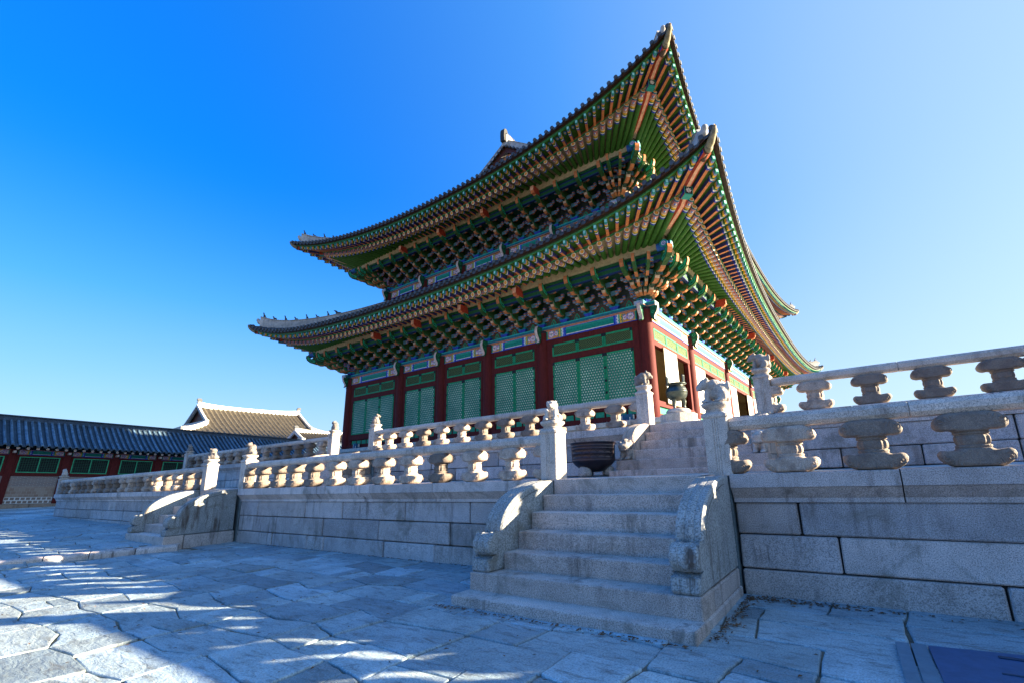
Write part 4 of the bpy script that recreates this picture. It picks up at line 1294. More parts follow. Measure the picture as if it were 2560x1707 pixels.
for tn, T in TIERS.items():
    for sn in 'WSN':
        sd = T['S'][sn]; ins = T['ins']
        cp = col_positions(sn, ins, sd.L)
        per = ([4, 3, 3, 3, 4] if tn == 'lower' else [3, 3, 3, 3, 3]) if sn == 'W' else ([4, 6, 6, 6, 4] if tn == 'lower' else [3, 6, 6, 6, 3])
        us = []
        for a, b, n in zip(cp, cp[1:], per):
            us += [a+(b-a)*k/n for k in range(n)]
        us.append(sd.L)
        if sn == 'N': us = us[:7]
        if sn == 'S' and tn == 'upper': us = us[:5]+us[-4:]
        for u in us:
            hl('bracket_set', BRK, sd.P(u, 0, T['zp']), sd.rz)
            nb += 1
        # painted wall motifs between sets
        for a, b in zip(us, us[1:]):
            if b-a > 2: continue
            mb = MB()
            m_ = (a+b)/2
            for (w, z0, z1, dd, col) in ((.24, .0, .30, .035, (.13, .05, .04)), (.17, .02, .24, .045, (.02, .28, .16)), (.10, .04, .18, .052, (.10, .05, .05)), (.05, .06, .14, .058, (.03, .40, .22))):
                i = [mb.pt(sd.P(m_+x, dd, T['zp']+z)) for x, z in ((-w, z0), (w, z0), (w*.8, z1*.7), (.03, z1+.12*w/.24), (-.03, z1+.12*w/.24), (-w*.8, z1*.7))]
                mb.face(i, col)
            hp('painted_infill', mb, 'paint')
        for k, u in enumerate(cp):
            if sn == 'N' and k > 1: break
            if tn == 'upper' and sn == 'S' and k in (2, 3): continue
            hl('column_bracket', ANG, sd.P(u, .18, T['zp']-.02), sd.rz)
            if 0 < k < 5: hl('beam_head', BMH, sd.P(u+.0, 0, T['zp']), sd.rz)
        # intermediate beam heads
        # purlin end with blue rosette
        if sn in 'WS':
            for u, sg in ((-1.95, -1), (sd.L+1.95, 1)):
                mb = MB(); n = 20
                rings = []
                for t in (0, .55):
                    rings.append([sd.P(u-sg*t, 1.72+.15*math.cos(2*math.pi*k/n), T['zp']+1.36+.15*math.sin(2*math.pi*k/n)) for k in range(n)])
                mb.loft(rings, [(.02, .10, .35)], True, True, (.01, .28, .20))
                for rr, col, e in ((.115, BLUE, .004), (.09, (.55, .6, .7), .008), (.05, BLUE, .012), (.02, WHITE, .016)):
                    i = [mb.pt(sd.P(u+sg*e, 1.72+rr*(1 if k % 2 or rr < .06 else .82)*math.cos(2*math.pi*k/n), T['zp']+1.36+rr*(1 if k % 2 or rr < .06 else .82)*math.sin(2*math.pi*k/n))) for k in range(n)]
                    mb.face(i, col)
                hp('purlin_end', mb, 'paint')
    # diagonal corner brackets
    W, S_ = T['S']['W'], T['S']['S']
    hl('corner_bracket', BRKC, (BX-T['ins'], BY+T['ins'], T['zp']), R(45)).scale = (1.15, 1.05, 1.0)
    hl('corner_bracket', BRKC, (XL+T['ins'], BY+T['ins'], T['zp']), R(-45)).scale = (1.15, 1.05, 1.0)
    for a in (15, 30, 60, 75):
        hl('corner_bracket', BRK, (BX-T['ins'], BY+T['ins'], T['zp']), R(a)).scale = (.7, 1.16, .97)
        hl('corner_bracket', BRK, (XL+T['ins'], BY+T['ins'], T['zp']), R(-a)).scale = (.7, 1.12, .97)

# ---- hip rafters
def hip_rafter(T, cx_, cy_, sx, sy):
    zm = T['zm']; cz = T['zp']; ot = T['ot']
    ztip = zm+T['a']+T['b']
    def D(d, z, w): # square section across the diagonal
        px, py = cx_+sx*d, cy_+sy*d
        nx, ny = -sy*.7071*w, sx*.7071*w
        return px, py, nx, ny, z
    def beam(path, name, col_b, parent=None, hh=.20, w=.13):
        mb = MB(); rings = []
        for d, z in path:
            px, py, nx, ny, z = D(d, z, w)
            o = .45
            rings.append([(px-nx, py-ny, z+.05), (px-nx*o, py-ny*o, z), (px+nx*o, py+ny*o, z), (px+nx, py+ny, z+.05), (px+nx, py+ny, z+hh+.05), (px-nx, py-ny, z+hh+.05)])
        cs = lambda k: {0: (.50, .07, .03), 1: (.86, .42, .24), 2: (.50, .07, .03), 3: BLUE if sx*sy < 0 else (.35, .05, .03), 4: DKG, 5: BLUE}[k]
        mb.loft(rings, [cs]*(len(path)-1), True, True, (.5, .08, .04))
        return hp(name, mb, 'paint', parent)
    z0 = cz+1.62
    zr = zm-.56+T['a']+T['b']*.62
    dp = T['ot']-1.35
    beam([(.3, z0-.35), (1.10, z0-.05), (1.35, z0+.0), (1.55, z0+.16), (1.8, z0+.20), (2.1, z0+.25), (dp-.35, zr-.28), (dp-.22, zr-.16), (dp, zr-.12)], 'hip_rafter', None)
    h2 = beam([(dp-.4, zr+.10), (dp+.02, zr+.12), (dp+.5, zr+.28), (ot-.40, ztip-.55)], 'flying_hip_rafter', None)
    # flower plate on the end of the lower hip rafter
    mb = MB(); px, py, nx, ny, z = D(dp+.03, zr-.01, .13)
    ex, ey = sx*.7071, sy*.7071
    def pl(a, b, e): return (px+nx/.13*a+ex*e, py+ny/.13*a+ey*e, z+b)
    def sqr(h, e, col): mb.quad(pl(-h, -h, e), pl(h, -h, e), pl(h, h, e), pl(-h, h, e), col)
    sqr(.15, 0, (.02, .30, .24)); sqr(.122, .004, (.01, .012, .012))
    for k in range(8):
        an = 2*math.pi*k/8; c, s_ = math.cos(an), math.sin(an)
        i = [mb.pt(pl(c*r-s_*w, s_*r+c*w, .008)) for r, w in ((.015, -.005), (.06, -.02), (.10, -.008), (.10, .008), (.06, .02), (.015, .005))]
        mb.face(i, WHITE)
    mb.quad(pl(-.15, -.15, 0), pl(.15, -.15, 0), pl(.15, -.15, -.3), pl(-.15, -.15, -.3), (.02, .30, .24))
    hp('flower_plate', mb, 'paint', h2)
    # dragon shaped end cap
    mb = MB(); rings = []; n = 12
    for d, z, w, h in ((ot-.60, ztip-.47, .12, .14), (ot-.36, ztip-.40, .12, .14), (ot-.35, ztip-.40, .135, .155), (ot-.30, ztip-.37, .135, .15), (ot-.28, ztip-.35, .11, .12), (ot-.20, ztip-.29, .12, .135), (ot-.13, ztip-.22, .10, .115), (ot-.07, ztip-.14, .095, .10), (ot-.03, ztip-.06, .075, .08), (ot+.0, ztip+.03, .035, .04)):
        px, py, nx, ny, z = D(d, z, w)
        tilt = max(0, (d-(ot-.2)))*2.2
        rings.append([(px+nx*math.cos(2*math.pi*k/n)-sx*.7*math.sin(2*math.pi*k/n)*h*min(.8, tilt), py+ny*math.cos(2*math.pi*k/n)-sy*.7*math.sin(2*math.pi*k/n)*h*min(.8, tilt), z+h*math.sin(2*math.pi*k/n)*(1-.3*min(1, tilt))) for k in range(n)])
    mb.loft(rings, [(.16, .09, .05)]*2+[(.42, .40, .27), (.30, .29, .2), (.5, .48, .32), (.4, .38, .26), (.5, .46, .3), (.3, .3, .2), (.45, .4, .3)], True, True, (.7, .65, .5))
    hp('dragon_end_cap', mb, 'rail', None, True)
for T in TIERS.values():
    i = T['ins']
    hip_rafter(T, BX-i, BY+i, 1, -1); hip_rafter(T, XL+i, BY+i, -1, -1); hip_rafter(T, BX-i, YD-i, 1, 1)

# ---- tiled roofs
def tile_roof_side(T, sd, dmin, lim=None):
    """corrugated sheet of cover tiles and drip tiles"""
    mb = MB(); pit = .33; ot = T['ot']
    half = sd.L/2+ot
    n = int(2*half/pit); pit = 2*half/n
    prof = [(0, -.02), (.20, -.045), (.38, -.015), (.40, .045), (.48, .10), (.62, .115), (.76, .10), (.84, .045), (.86, -.015), (1.0, -.02)]
    ntt = 12
    def zfun(x, d, o, ze): 
        tt = max(0, (o-d)/(o+T['inset'])); return ze+(T['ztop']-ze)*tt**T['pw']
    for k in range(n):
        xa = -half+pit*k
        rows = []
        for f, h in prof:
            x = xa+pit*f
            o, ze = eave(T, sd, x, 'tile')
            d1 = max(dmin, abs(x)-sd.L/2)
            if lim is not None and abs(x) > lim: d1 = max(d1, -2.1)
            if d1 > o-.02: d1 = o-.02
            r = []
            if True:
                r.append(sd.P(x+sd.L/2, o-.005, ze+h-(.10 if h < .03 else .13)))
                for t in range(ntt+1):
                    tt = (t/ntt)**1.1
                    d = o+(d1-o)*tt
                    r.append(sd.P(x+sd.L/2, d, zfun(x, d, o, ze)+h))
            rows.append(r)
        m = len(rows[0]); i0 = len(mb.v)
        g = random.uniform(.75, 1.35)
        for r in rows: mb.v += r
        for a in range(len(rows)-1):
            for b in range(m-1):
                mb.face((i0+a*m+b, i0+(a+1)*m+b, i0+(a+1)*m+b+1, i0+a*m+b+1), (g, g, g) if b else (.8, .8, .8))
        # round end disc of the cover tile
        x = xa+pit*.62; o, ze = eave(T, sd, x, 'tile')
        i = [mb.pt(sd.P(x+sd.L/2+.085*math.cos(2*math.pi*q/10), o+.03, ze+.045+.085*math.sin(2*math.pi*q/10))) for q in range(10)]
        j = [mb.pt(sd.P(x+sd.L/2+.085*math.cos(2*math.pi*q/10), o-.15, ze+.055+.085*math.sin(2*math.pi*q/10))) for q in range(10)]
        mb.face(i, (1.2, 1.2, 1.2))
        for q in range(10): mb.face((i[q], i[(q+1) % 10], j[(q+1) % 10], j[q]), (1, 1, 1))
    return mb
roof_l = hall; 
lowr = None
for tn, T in TIERS.items():
    for sn, sd in T['S'].items():
        if tn == 'lower': mb = tile_roof_side(T, sd, -1.5)
        elif sn in 'WE': mb = tile_roof_side(T, sd, -2.6)
        else: mb = tile_roof_side(T, sd, -8.65, sd.L/2-2.0+.0)
        hp('tiled_roof', mb, 'tile')
def ridge(path, w, h, name, mat='plaster', parent=None, endcap=None):
    """plastered ridge wall along a path of (x, y, z)"""
    mb = MB(); rings = []
    for k, p in enumerate(path):
        a = Vector(path[max(0, k-1)]); b = Vector(path[min(len(path)-1, k+1)])
        t = (b-a); t.z = 0; t.normalize(); nx, ny = -t.y*w/2, t.x*w/2
        x, y, z = p
        rings.append([(x-nx, y-ny, z-.15), (x+nx, y+ny, z-.15), (x+nx, y+ny, z+h-.07), (x+nx*1.25, y+ny*1.25, z+h-.06), (x+nx*1.15, y+ny*1.15, z+h-.02), (x, y, z+h+.03), (x-nx*1.15, y-ny*1.15, z+h-.02), (x-nx*1.25, y-ny*1.25, z+h-.06), (x-nx, y-ny, z+h-.07)])
    cs = lambda k: (.32, .33, .36) if 3 <= k <= 6 else (1, 1, 1)
    mb.loft(rings, [cs]*(len(path)-1), True)
    return hp(name, mb, mat, parent)
FIG = [sculpt('roof_figurine', e, .014, 'tile', 1) for e in (
    [((0, 0, .09), (.05, .07, .09)), ((0, -.04, .21), (.035, .04, .07)), ((0, -.07, .29), (.035, .045, .035)), ((0, .06, .03), (.06, .06, .03))],
    [((0, 0, .07), (.045, .10, .05)), ((0, -.08, .14), (.035, .04, .06)), ((0, -.12, .19), (.03, .045, .03)), ((0, .08, .03), (.04, .03, .04)), ((0, -.07, .03), (.04, .03, .04))])]
def hip_ridge(T, cx_, cy_, sx, sy, nfig, first=.45):
    sd = T['S']['W']; pts = []
    d0 = T['ot']-.50; d1 = max(-2.0, -T['inset']+.1)
    for k in range(15):
        d = d0+(d1-d0)*k/14
        x = sd.L/2+d
        o, ze = eave(T, sd, x, 'tile')
        tt = max(0, (o-d)/(o+T['inset']))
        ot = T['ot']; s_ = (sd.L/2+d)/(sd.L/2+ot)
        zz_ = T['zm']+T['a']*s_**2+T['b']*s_**7+(T['ztop']-T['zm']-T['a']*s_**2-T['b']*s_**7)*tt**T['pw']
        rise = .16*max(0, 1-k/3)**2
        pts.append((cx_+sx*d, cy_+sy*d, zz_+.06+rise))
    r = ridge(pts, .30, .50 if nfig > 0 else .36, 'hip_ridge')
    L = 0; k = 0
    for q in range(nfig):
        dist = .15+q*.62
        # locate along the ridge
        dd = d0-dist*.7071
        t = (dd-d0)/(d1-d0)*14; a = int(t); f = t-a
        p = Vector(pts[a]).lerp(Vector(pts[a+1]), f)
        big = q == nfig-1 and nfig > 5
        o = link('roof_figurine', FIG[q % 2], r, loc=Vector(p)-HO+Vector((0, 0, .51)), rz=math.atan2(sy, sx)+math.pi/2)
        if big: o.scale = (1.8, 2.0, 1.1)
    # chunky eroded end block
    me = sculpt('ridge_end_tile', [((0, 0, .10), (.16, .20, .16)), ((0, -.15, .22), (.12, .10, .13)), ((0, .12, .02), (.14, .2, .14))], .03, 'plaster', 2)
    link('ridge_end_tile', me, r, loc=Vector(pts[0])-HO+Vector((sx*.02, sy*.02, .05)), rz=math.atan2(sy, sx)+math.pi/2)
for tn, T in TIERS.items():
    i = T['ins']
    hip_ridge(T, BX-i, BY+i, 1, -1, 0 if tn == 'lower' else 0)
    hip_ridge(T, XL+i, BY+i, -1, -1, 8 if tn == 'lower' else 5)
    hip_ridge(T, BX-i, YD-i, 1, 1, 3)
def upper_gable():
    T = TIERS['upper']; cx_ = (XL+BX)/2
    sd = T['S']['S']
    def zat(d):
        o, ze = eave(T, sd, 0, 'tile'); tt = (o-d)/(o+T['inset']); return ze+(T['ztop']-ze)*tt**T['pw']
    yg = BY+INS+2.0
    for yy, sg in ((yg, 1), (YD-INS-2.0, -1)):
        mb = MB()
        for k in range(10):
            x = 8.6*(1-k/10)
            x2 = 8.6*(1-(k+1)/10)
            zb, zt, zt2 = zat(-2.1)+.1, zat(-8.65+x)-.15, zat(-8.65+x2)-.15
            for s_ in (-1, 1):
                mb.quad((cx_+s_*x, yy+.5*sg, zb-1.2), (cx_+s_*x2, yy+.5*sg, zb-1.2), (cx_+s_*x2, yy+.5*sg, zt2), (cx_+s_*x, yy+.5*sg, zt), (.16, .05, .03))
        hp('gable_wall', mb, 'paint')
        for s_ in (-1, 1):
            pts = [(cx_+s_*x, yy+.12*sg, zat(-8.65+x)+.05) for x in [.1+6.4*k/12 for k in range(13)]]
            ridge(pts, .32, .62, 'gable_ridge')
            # tile row under the gable ridge
            mb = MB()
            for x in [.2+.3*k for k in range(22)]:
                z = zat(-8.65+x)+.02
                n = 8
                for e in (-.32,):
                    i = [mb.pt((cx_+s_*x+.08*math.cos(2*math.pi*q/n), yy+e*sg, z+.08*math.sin(2*math.pi*q/n))) for q in range(n)]
                    j = [mb.pt((cx_+s_*x+.08*math.cos(2*math.pi*q/n), yy+.3*sg, z+.08*math.sin(2*math.pi*q/n))) for q in range(n)]
                    mb.face(i, (1.5, 1.5, 1.5))
                    for q in range(n): mb.face((i[q], i[(q+1) % n], j[(q+1) % n], j[q]))
            hp('gable_tiles', mb, 'tile')
            mb = MB()
            for k in range(12):
                x, x2 = .0+6.5*k/12, .0+6.5*(k+1)/12
                za, zb_ = zat(-8.65+x)-.04, zat(-8.65+x2)-.04
                mb.quad((cx_+s_*x, yy-.30*sg, za), (cx_+s_*x2, yy-.30*sg, zb_), (cx_+s_*x2, yy+.55*sg, zb_), (cx_+s_*x, yy+.55*sg, za), BROWN)
                mb.quad((cx_+s_*x, yy-.12*sg, za), (cx_+s_*x2, yy-.12*sg, zb_), (cx_+s_*x2, yy-.12*sg, zb_-.35), (cx_+s_*x, yy-.12*sg, za-.35), (.10, .03, .02))
            hp('bargeboard', mb, 'paint')
    n = 13; pts = []
    for k in range(n):
        t = k/(n-1)*2-1
        pts.append((cx_, (BY+YD)/2+t*((YD-BY)/2-INS-1.75), T['ztop']-.1+.30*abs(t)**3))
    rg = ridge(pts, .42, .72, 'main_ridge')
    for yy, sg in ((pts[0][1], 1), (pts[-1][1], -1)):
        mb = MB()
        prof = [(-.28, 0), (-.32, .55), (-.30, 1.15), (-.22, 1.42), (.05, 1.50), (.22, 1.38), (.26, 1.15), (.18, .95), (.30, .80), (.42, .55), (.6, .3), (.6, 0)]
        mb.prism(prof, lambda a, b, t: (cx_+t, yy+a*sg*.62, pts[0][2]+.10+b*.62), -.17, .17, (.55, .45, .25), (.35, .3, .22))
        hp('ridge_end_dragon', mb, 'tile', rg)
upper_gable()

# ---- wave/lotus paint for lintels
def lintel_paint(L, H, n_u):
    """grid of paint colours for one lintel face; returns list of (u0,u1,z0,z1,col)"""
    out = []; nz = 14
    end = min(1.05, L*.30)
    for i in range(n_u):
        u = (i+.5)/n_u*L; e = min(u, L-u)
        for j in range(nz):
            z = (j+.5)/nz
            wob = .035*abs(math.sin(z*math.pi*3))
            q = e/end
            if z > .90 or z < .05: col = ORANGE if z > .95 else ((.30, .35, .6) if z > .5 else BLUE)
            elif q < .07: col = (.01, .14, .09)
            elif q < .10: col = (.03, .40, .22)
            elif q > 1.0+wob:
                col = (.02, .30, .22) if z > .62 else (.005, .24, .17)
                if z < .16: col = BLUE
                elif z < .20: col = WHITE
                elif z > .84: col = (.10, .18, .5)
            else:
                w = q+wob*.8
                if w > .96: col = BLUE
                elif w > .89: col = LBLUE
                elif w > .82: col = WHITE
                elif w > .76: col = (.02, .35, .20)
                elif w > .69: col = YEL
                elif w > .64: col = (.03, .28, .14)
                else:
                    col = (.55, .22, .10)
                    for (cq, r) in ((.27, .155), (.52, .10)):
                        dx = (q-cq)*end; dz = (z-.52)*H
                        rr = math.hypot(dx, dz); an = math.atan2(dz, dx)
                        R_ = r*(1+.10*math.cos(8*an))
                        if rr < R_: col = (.20, .16, .55)
                        if rr < R_*.86: col = (.78, .60, .60)
                        if rr < R_*.55: col = (.55, .08, .22) if math.cos(6*an) > .2 else (.8, .7, .68)
                        if rr < R_*.22: col = (.03, .35, .25)
                    if col == (.55, .22, .10):
                        if (math.sin(q*38)+math.cos(z*17)) > .8: col = (.03, .30, .30)
                        elif z < .22: col = (.75, .35, .04)
            out.append((i/n_u*L, (i+1)/n_u*L, j/nz*H, (j+1)/nz*H, col))
    return out
def lintel(sd, a, b, z0, z1, dep):
    mb = MB(); L = b-a
    for u0, u1, w0, w1, c in lintel_paint(L, z1-z0, max(40, int(L/.03))):
        mb.quad(sd.P(a+u0, dep, z0+w0), sd.P(a+u1, dep, z0+w0), sd.P(a+u1, dep, z0+w1), sd.P(a+u0, dep, z0+w1), c)
    mb.quad(sd.P(a, dep, z0), sd.P(b, dep, z0), sd.P(b, dep-.3, z0), sd.P(a, dep-.3, z0), (.12, .03, .02))
    mb.quad(sd.P(a, dep, z1), sd.P(b, dep, z1), sd.P(b, dep-.3, z1), sd.P(a, dep-.3, z1), GREEN)
    return hp('painted_lintel', mb, 'paint')
def sbox(mb, sd, u0, u1, d0, d1, z0, z1, col=(1, 1, 1)):
    """box in side coordinates, d0 < d1 outward"""
    c = [sd.P(u, d, z) for z in (z0, z1) for (u, d) in ((u0, d0), (u1, d0), (u1, d1), (u0, d1))]
    i = len(mb.v); mb.v += c
    for f in ((0, 3, 2, 1), (4, 5, 6, 7), (0, 1, 5, 4), (1, 2, 6, 5), (2, 3, 7, 6), (3, 0, 4, 7)): mb.face([i+k for k in f], col)
def plate(sd, T, ext):
    mb = MB()
    zp = T['zp']
    sbox(mb, sd, -ext, sd.L+ext, -.2, .20, zp-.19, zp-.002, (.015, .16, .22))
    sbox(mb, sd, -ext-.003, sd.L+ext+.003, -.2, .204, zp-.045, zp-.004, (.03, .42, .38))
    sbox(mb, sd, -ext-.003, sd.L+ext+.003, -.2, .203, zp-.188, zp-.165, ORANGE)
    hp('plate_beam', mb, 'paint')
    for u, sg in ((-ext, -1), (sd.L+ext, 1)):
        mb = MB()
        for e, w, col in ((.006, .0, WHITE), (.010, .012, (.03, .35, .28)), (.014, .03, (.35, .4, .6))):
            mb.quad(sd.P(u+sg*e, -.2+w, zp-.19+w), sd.P(u+sg*e, .20-w, zp-.19+w), sd.P(u+sg*e, .20-w, zp-w), sd.P(u+sg*e, -.2+w, zp-w), col)
        hp('plate_end', mb, 'paint')
def column(x, y, z0, z1, r, base=True, tint=1.0):
    mb = MB(); n = 28
    mb.lathe([(r*1.03, z0), (r*1.02, z0+(z1-z0)*.4), (r*.97, z1-.05), (r*.97, z1)], n, (x, y, 0), [(tint, tint, tint)]*3)
    c = hp('column', mb, 'wood', None, True)
    mb = MB(); mb.lathe([(r*.99, z1-.10), (r*1.0, z1-.09), (r*1.0, z1-.03), (r*.985, z1-.02)], n, (x, y, 0), [(.02, .02, .03)]*3, False)
    hp('collar', mb, 'paint', c)
    if base:
        mb = MB(); mb.lathe([(r*1.55, z0-.03), (r*1.5, z0+.06), (r*1.15, z0+.10), (r*1.0, z0+.10)], n, (x, y, 0))
        hp('column_base', mb, 'granite', c)
    return c
def leaf_mesh(w, h):
    """lattice door leaf: origin bottom left, face towards -y"""
    f = MB(); t = .075
    c = (.012, .24, .10); c2 = (.02, .28, .12)
    f.cbox(0, -.05, 0, t, .0, h, .006, c); f.cbox(w-t, -.05, 0, w, .0, h, .006, c); f.cbox(t+.001, -.046, 0, w-t-.001, .0, t, .006, c2); f.cbox(t+.001, -.046, h-t, w-t-.001, .0, h, .006, c2)
    p = MB(); p.box(t+.002, -.028, t+.002, w-t-.002, -.010, h-t-.002)
    k = MB()
    k = []
    for (x, z, a, b) in ((0, h-.13, .10, .13), (w-.10, h-.13, .10, .13)):
        m = MB(); m.cbox(x-.004, -.058, z, x+a+.004, -.047, z+b+.005, .003, (.015, .018, .02)); k.append(m)
    return f, p, k
def build_front():
    sd = TIERS['lower']['S']['W']
    cp = col_positions('W', 0, sd.L)
    for u in cp: column(*sd.P(u, 0, 0)[:2], ZF, 7.82, .29)
    plate(sd, TIERS['lower'], .55)
    for b, (a, c) in enumerate(zip(cp, cp[1:])):
        lintel(sd, a+.27, c-.27, 7.36, 7.81, .15)
        n = 3 if b in (0, 4) else 2
        u0, u1 = a+.27, c-.27
        mg = .28 if n == 3 else .19
        fu0, fu1 = u0+mg, u1-mg
        mb = MB()
        for k, (z0, z1, d) in enumerate(((3.284, 3.58, .17), (3.88, 4.20, .13), (6.30, 6.56, .12), (7.13, 7.355, .12))): sbox(mb, sd, u0, u1, -.08, d, z0, z1)
        sbox(mb, sd, u0, fu0, -.08, .10, 3.582, 7.128); sbox(mb, sd, fu1, u1, -.08, .10, 3.582, 7.128)
        fr = hp('door_frame', mb, 'wood')
        # low panel band with small green boards
        mb = MB(); sbox(mb, sd, fu0, fu1, -.05, .03, 3.58, 3.88, (.7, .7, .7))
        hp('dado', mb, 'wood', fr)
        m_ = 8 if n == 3 else 6
        mb = MB()
        for k in range(m_):
            w = (fu1-fu0)/m_
            sbox(mb, sd, fu0+w*k+.05, fu0+w*(k+1)-.05, .02, .045, 3.62, 3.84, (.02, .28, .15))
        hp('dado_panels', mb, 'paint', fr)
        w = (fu1-fu0)/n
        for k in range(n):
            x, y, z = sd.P(fu0+w*k+.008, .07, 4.21)
            f, p, kk = leaf_mesh(w-.016, 2.075)
            d = link('lattice_door', f.mesh('lattice_door', 'paint'), hall, loc=Vector((x, y, z))-HO)
            link('lattice', p.mesh('lattice', 'lattice'), d, loc=(0, 0, 0))
            if kk:
                for (zz_) in (.35, .85, 1.4):
                    side_x = 0 if k % 2 == 0 else w-.05
                    m = MB(); m.cbox(side_x-.01, -.06, zz_, side_x+.05, -.05, zz_+.10, .003, (.015, .018, .02)); kk.append(m)
                for m in kk: link('hinge_plate', m.mesh('hinge_plate', 'paint'), d, loc=(0, 0, 0))
            # transom
            f, p, kk = leaf_mesh(w-.016, .55)
            x, y, z = sd.P(fu0+w*k+.008, .07, 6.57)
            d = link('transom_window', f.mesh('transom_window', 'paint'), hall, loc=Vector((x, y, z))-HO)
            link('lattice', p.mesh('lattice', 'transom'), d, loc=(0, 0, 0))
            for m in kk: link('corner_plate', m.mesh('corner_plate', 'paint'), d, loc=(0, 0, 0))
    # south front, seen at a grazing angle: open leaves and dark doorways
    sd = TIERS['lower']['S']['S']
    cp = col_positions('S', 0, sd.L)
    for u in cp[1:]: column(*sd.P(u, 0, 0)[:2], ZF, 7.82, .29, True, 1.0)
    plate(sd, TIERS['lower'], .55)
    for b, (a, c) in enumerate(zip(cp, cp[1:])):
        lintel(sd, a+.27, c-.27, 7.36, 7.81, .15)
        u0, u1 = a+.27, c-.27
        mb = MB()
        for (z0, z1, d) in ((3.284, 3.58, .17), (3.90, 4.12, .13), (6.40, 6.62, .12), (7.13, 7.355, .12)): sbox(mb, sd, u0, u1, -.08, d, z0, z1, (1, 1, 1))
        sbox(mb, sd, u0, u0+.25, -.08, .10, 3.582, 7.128, (1, 1, 1)); sbox(mb, sd, u1-.25, u1, -.08, .10, 3.582, 7.128, (1, 1, 1))
        fr = hp('door_frame', mb, 'wood')
        mb = MB(); sbox(mb, sd, u0+.25, u1-.25, -.05, .03, 3.58, 3.90, (.02, .28, .15)); hp('dado', mb, 'paint', fr)
        n = 3 if b in (0, 4) else 4
        w = (u1-u0-.5)/n
        for k in range(n):
            f, p, kk = leaf_mesh(w-.016, .50)
            x, y, z = sd.P(u0+.25+w*k+.008, .07, 6.625)
            d = link('transom_window', f.mesh('transom_window', 'paint'), hall, loc=Vector((x, y, z))-HO, rz=math.pi/2)
            link('lattice', p.mesh('lattice', 'transom'), d, loc=(0, 0, 0))
        # folded leaves showing their white papered backs
        if b == 0: lv = [(u0+.28, u0+1.85), (u1-.28-.0, u1-.0)]; lv = [(u0+.98, u0+2.62)]
        elif b == 4: lv = [(u0+.5, u0+2.0)]
        else: lv = [(u0-.10, u0+1.65), (u1-1.65, u1+.10)]
        for (p0, p1) in lv:
            mb = MB(); sbox(mb, sd, p0, p1, .17, .21, 4.05, 6.45, (.09, .07, .02))
            d = hp('open_door_leaf', mb, 'paint')
            mb = MB(); sbox(mb, sd, p0+.03, p1-.03, .205, .216, 4.10, 6.42)
            hp('paper_back', mb, 'white', d)
            mb = MB()
            for (zz_) in (6.30, 6.20, 6.10, 4.42, 4.34, 4.27):
                for q in range(3): sbox(mb, sd, p0+.16+q*.035, p0+.18+q*.035+.01*(q % 2), .216, .219, zz_-.03*(q % 2)-.02, zz_+.02, (.03, .03, .03))
            hp('ink_mark', mb, 'paint', d)
        # doorway recess
    mb = MB()
    for (a, b) in ((XL+.4, BX-.25),):
        mb.box(a, BY+.15, ZF, b, YD-.3, 7.7, (.30, .22, .12))
    # open the south face of the inner shell
    mb.f = [f for k, f in enumerate(mb.f) if k not in (3,)]; mb.c = mb.c[:len(mb.f)]
    hp('interior', mb, 'paint')
    # north wall
    sd = TIERS['lower']['S']['N']; cp = col_positions('N', 0, sd.L)
    for u in cp[1:3]: column(*sd.P(u, 0, 0)[:2], ZF, 7.82, .29)
    mb = MB(); sbox(mb, sd, .2, sd.L-.2, -.08, .08, ZF, 7.8); hp('north_wall', mb, 'wood')
    plate(sd, TIERS['lower'], .55); plate(TIERS['lower']['S']['E'], TIERS['lower'], .5)
    # upper storey
    T = TIERS['upper']
    for sn in 'WSNE':
        sd = T['S'][sn]
        plate(sd, T, .55)
        cp = col_positions(sn, INS, sd.L)
        mb = MB(); sbox(mb, sd, .1, sd.L-.1, -.1, .05, 11.9, T['zp']-.2, (.8, .8, .8)); hp('upper_wall', mb, 'wood')
        if sn == 'E': continue
        for k, u in enumerate(cp):
            if sn != 'W' and k == 0: continue
            if sn == 'N' and k > 1: break
            column(*sd.P(u, 0, 0)[:2], 11.9, T['zp']-.18, .26, False)
        if sn == 'N': continue
        for a, b in zip(cp, cp[1:]): lintel(sd, a+.25, b-.25, T['zp']-.64, T['zp']-.19, .14)
build_front()
def podium():
    t = thing('hall_podium', 'pale granite podium that the red and green palace hall stands on', 'podium', ((XL+BX)/2, BY, H2))
    mb = MB(); rnd = random.Random(4)
    X0, X1, Y0 = XL-1.25, BX+1.5, BY-1.15
    O = ((XL+BX)/2, BY, H2)
    x = X0
    while x < X1-.01:
        L = rnd.uniform(1.2, 2.0)
        if X1-x-L < .8: L = X1-x
        g = rnd.uniform(.9, 1.1)
        mb.cbox(x+.004, Y0+.08, H2-.02, x+L-.004, Y0+.6, ZF-.20, .012, (g, g, g)); mb.cbox(x+.004, Y0, ZF-.195, x+L-.004, Y0+1.9, ZF-.012, .014, (g, g, g))
        x += L
    y = Y0+.6
    while y < YD+1.2:
        L = 1.9; g = rnd.uniform(.9, 1.1)
        mb.cbox(X1-.6, y+.004, H2-.02, X1-.08, y+L-.004, ZF-.20, .012, (g, g, g)); mb.cbox(X1-1.8, y+1.304, ZF-.195, X1, y+L+1.296, ZF-.012, .014, (g, g, g))
        mb.cbox(X0+.08, y+.004, H2-.02, X0+.6, y+L-.004, ZF-.20, .012, (g, g, g)); mb.cbox(X0, y+1.304, ZF-.195, X0+1.6, y+L+1.296, ZF-.012, .014, (g, g, g))
        y += L
    mb.box(X0+.4, Y0+.4, H2, X1-.4, YD+1, ZF-.03, (.8, .8, .8))
    mb.v = [(x-O[0], y-O[1], z-O[2]) for x, y, z in mb.v]
    part('podium_stones', mb, 'rail', t)
podium()
print('bracket sets', nb, 'rafters', len(rafters), len(flys))
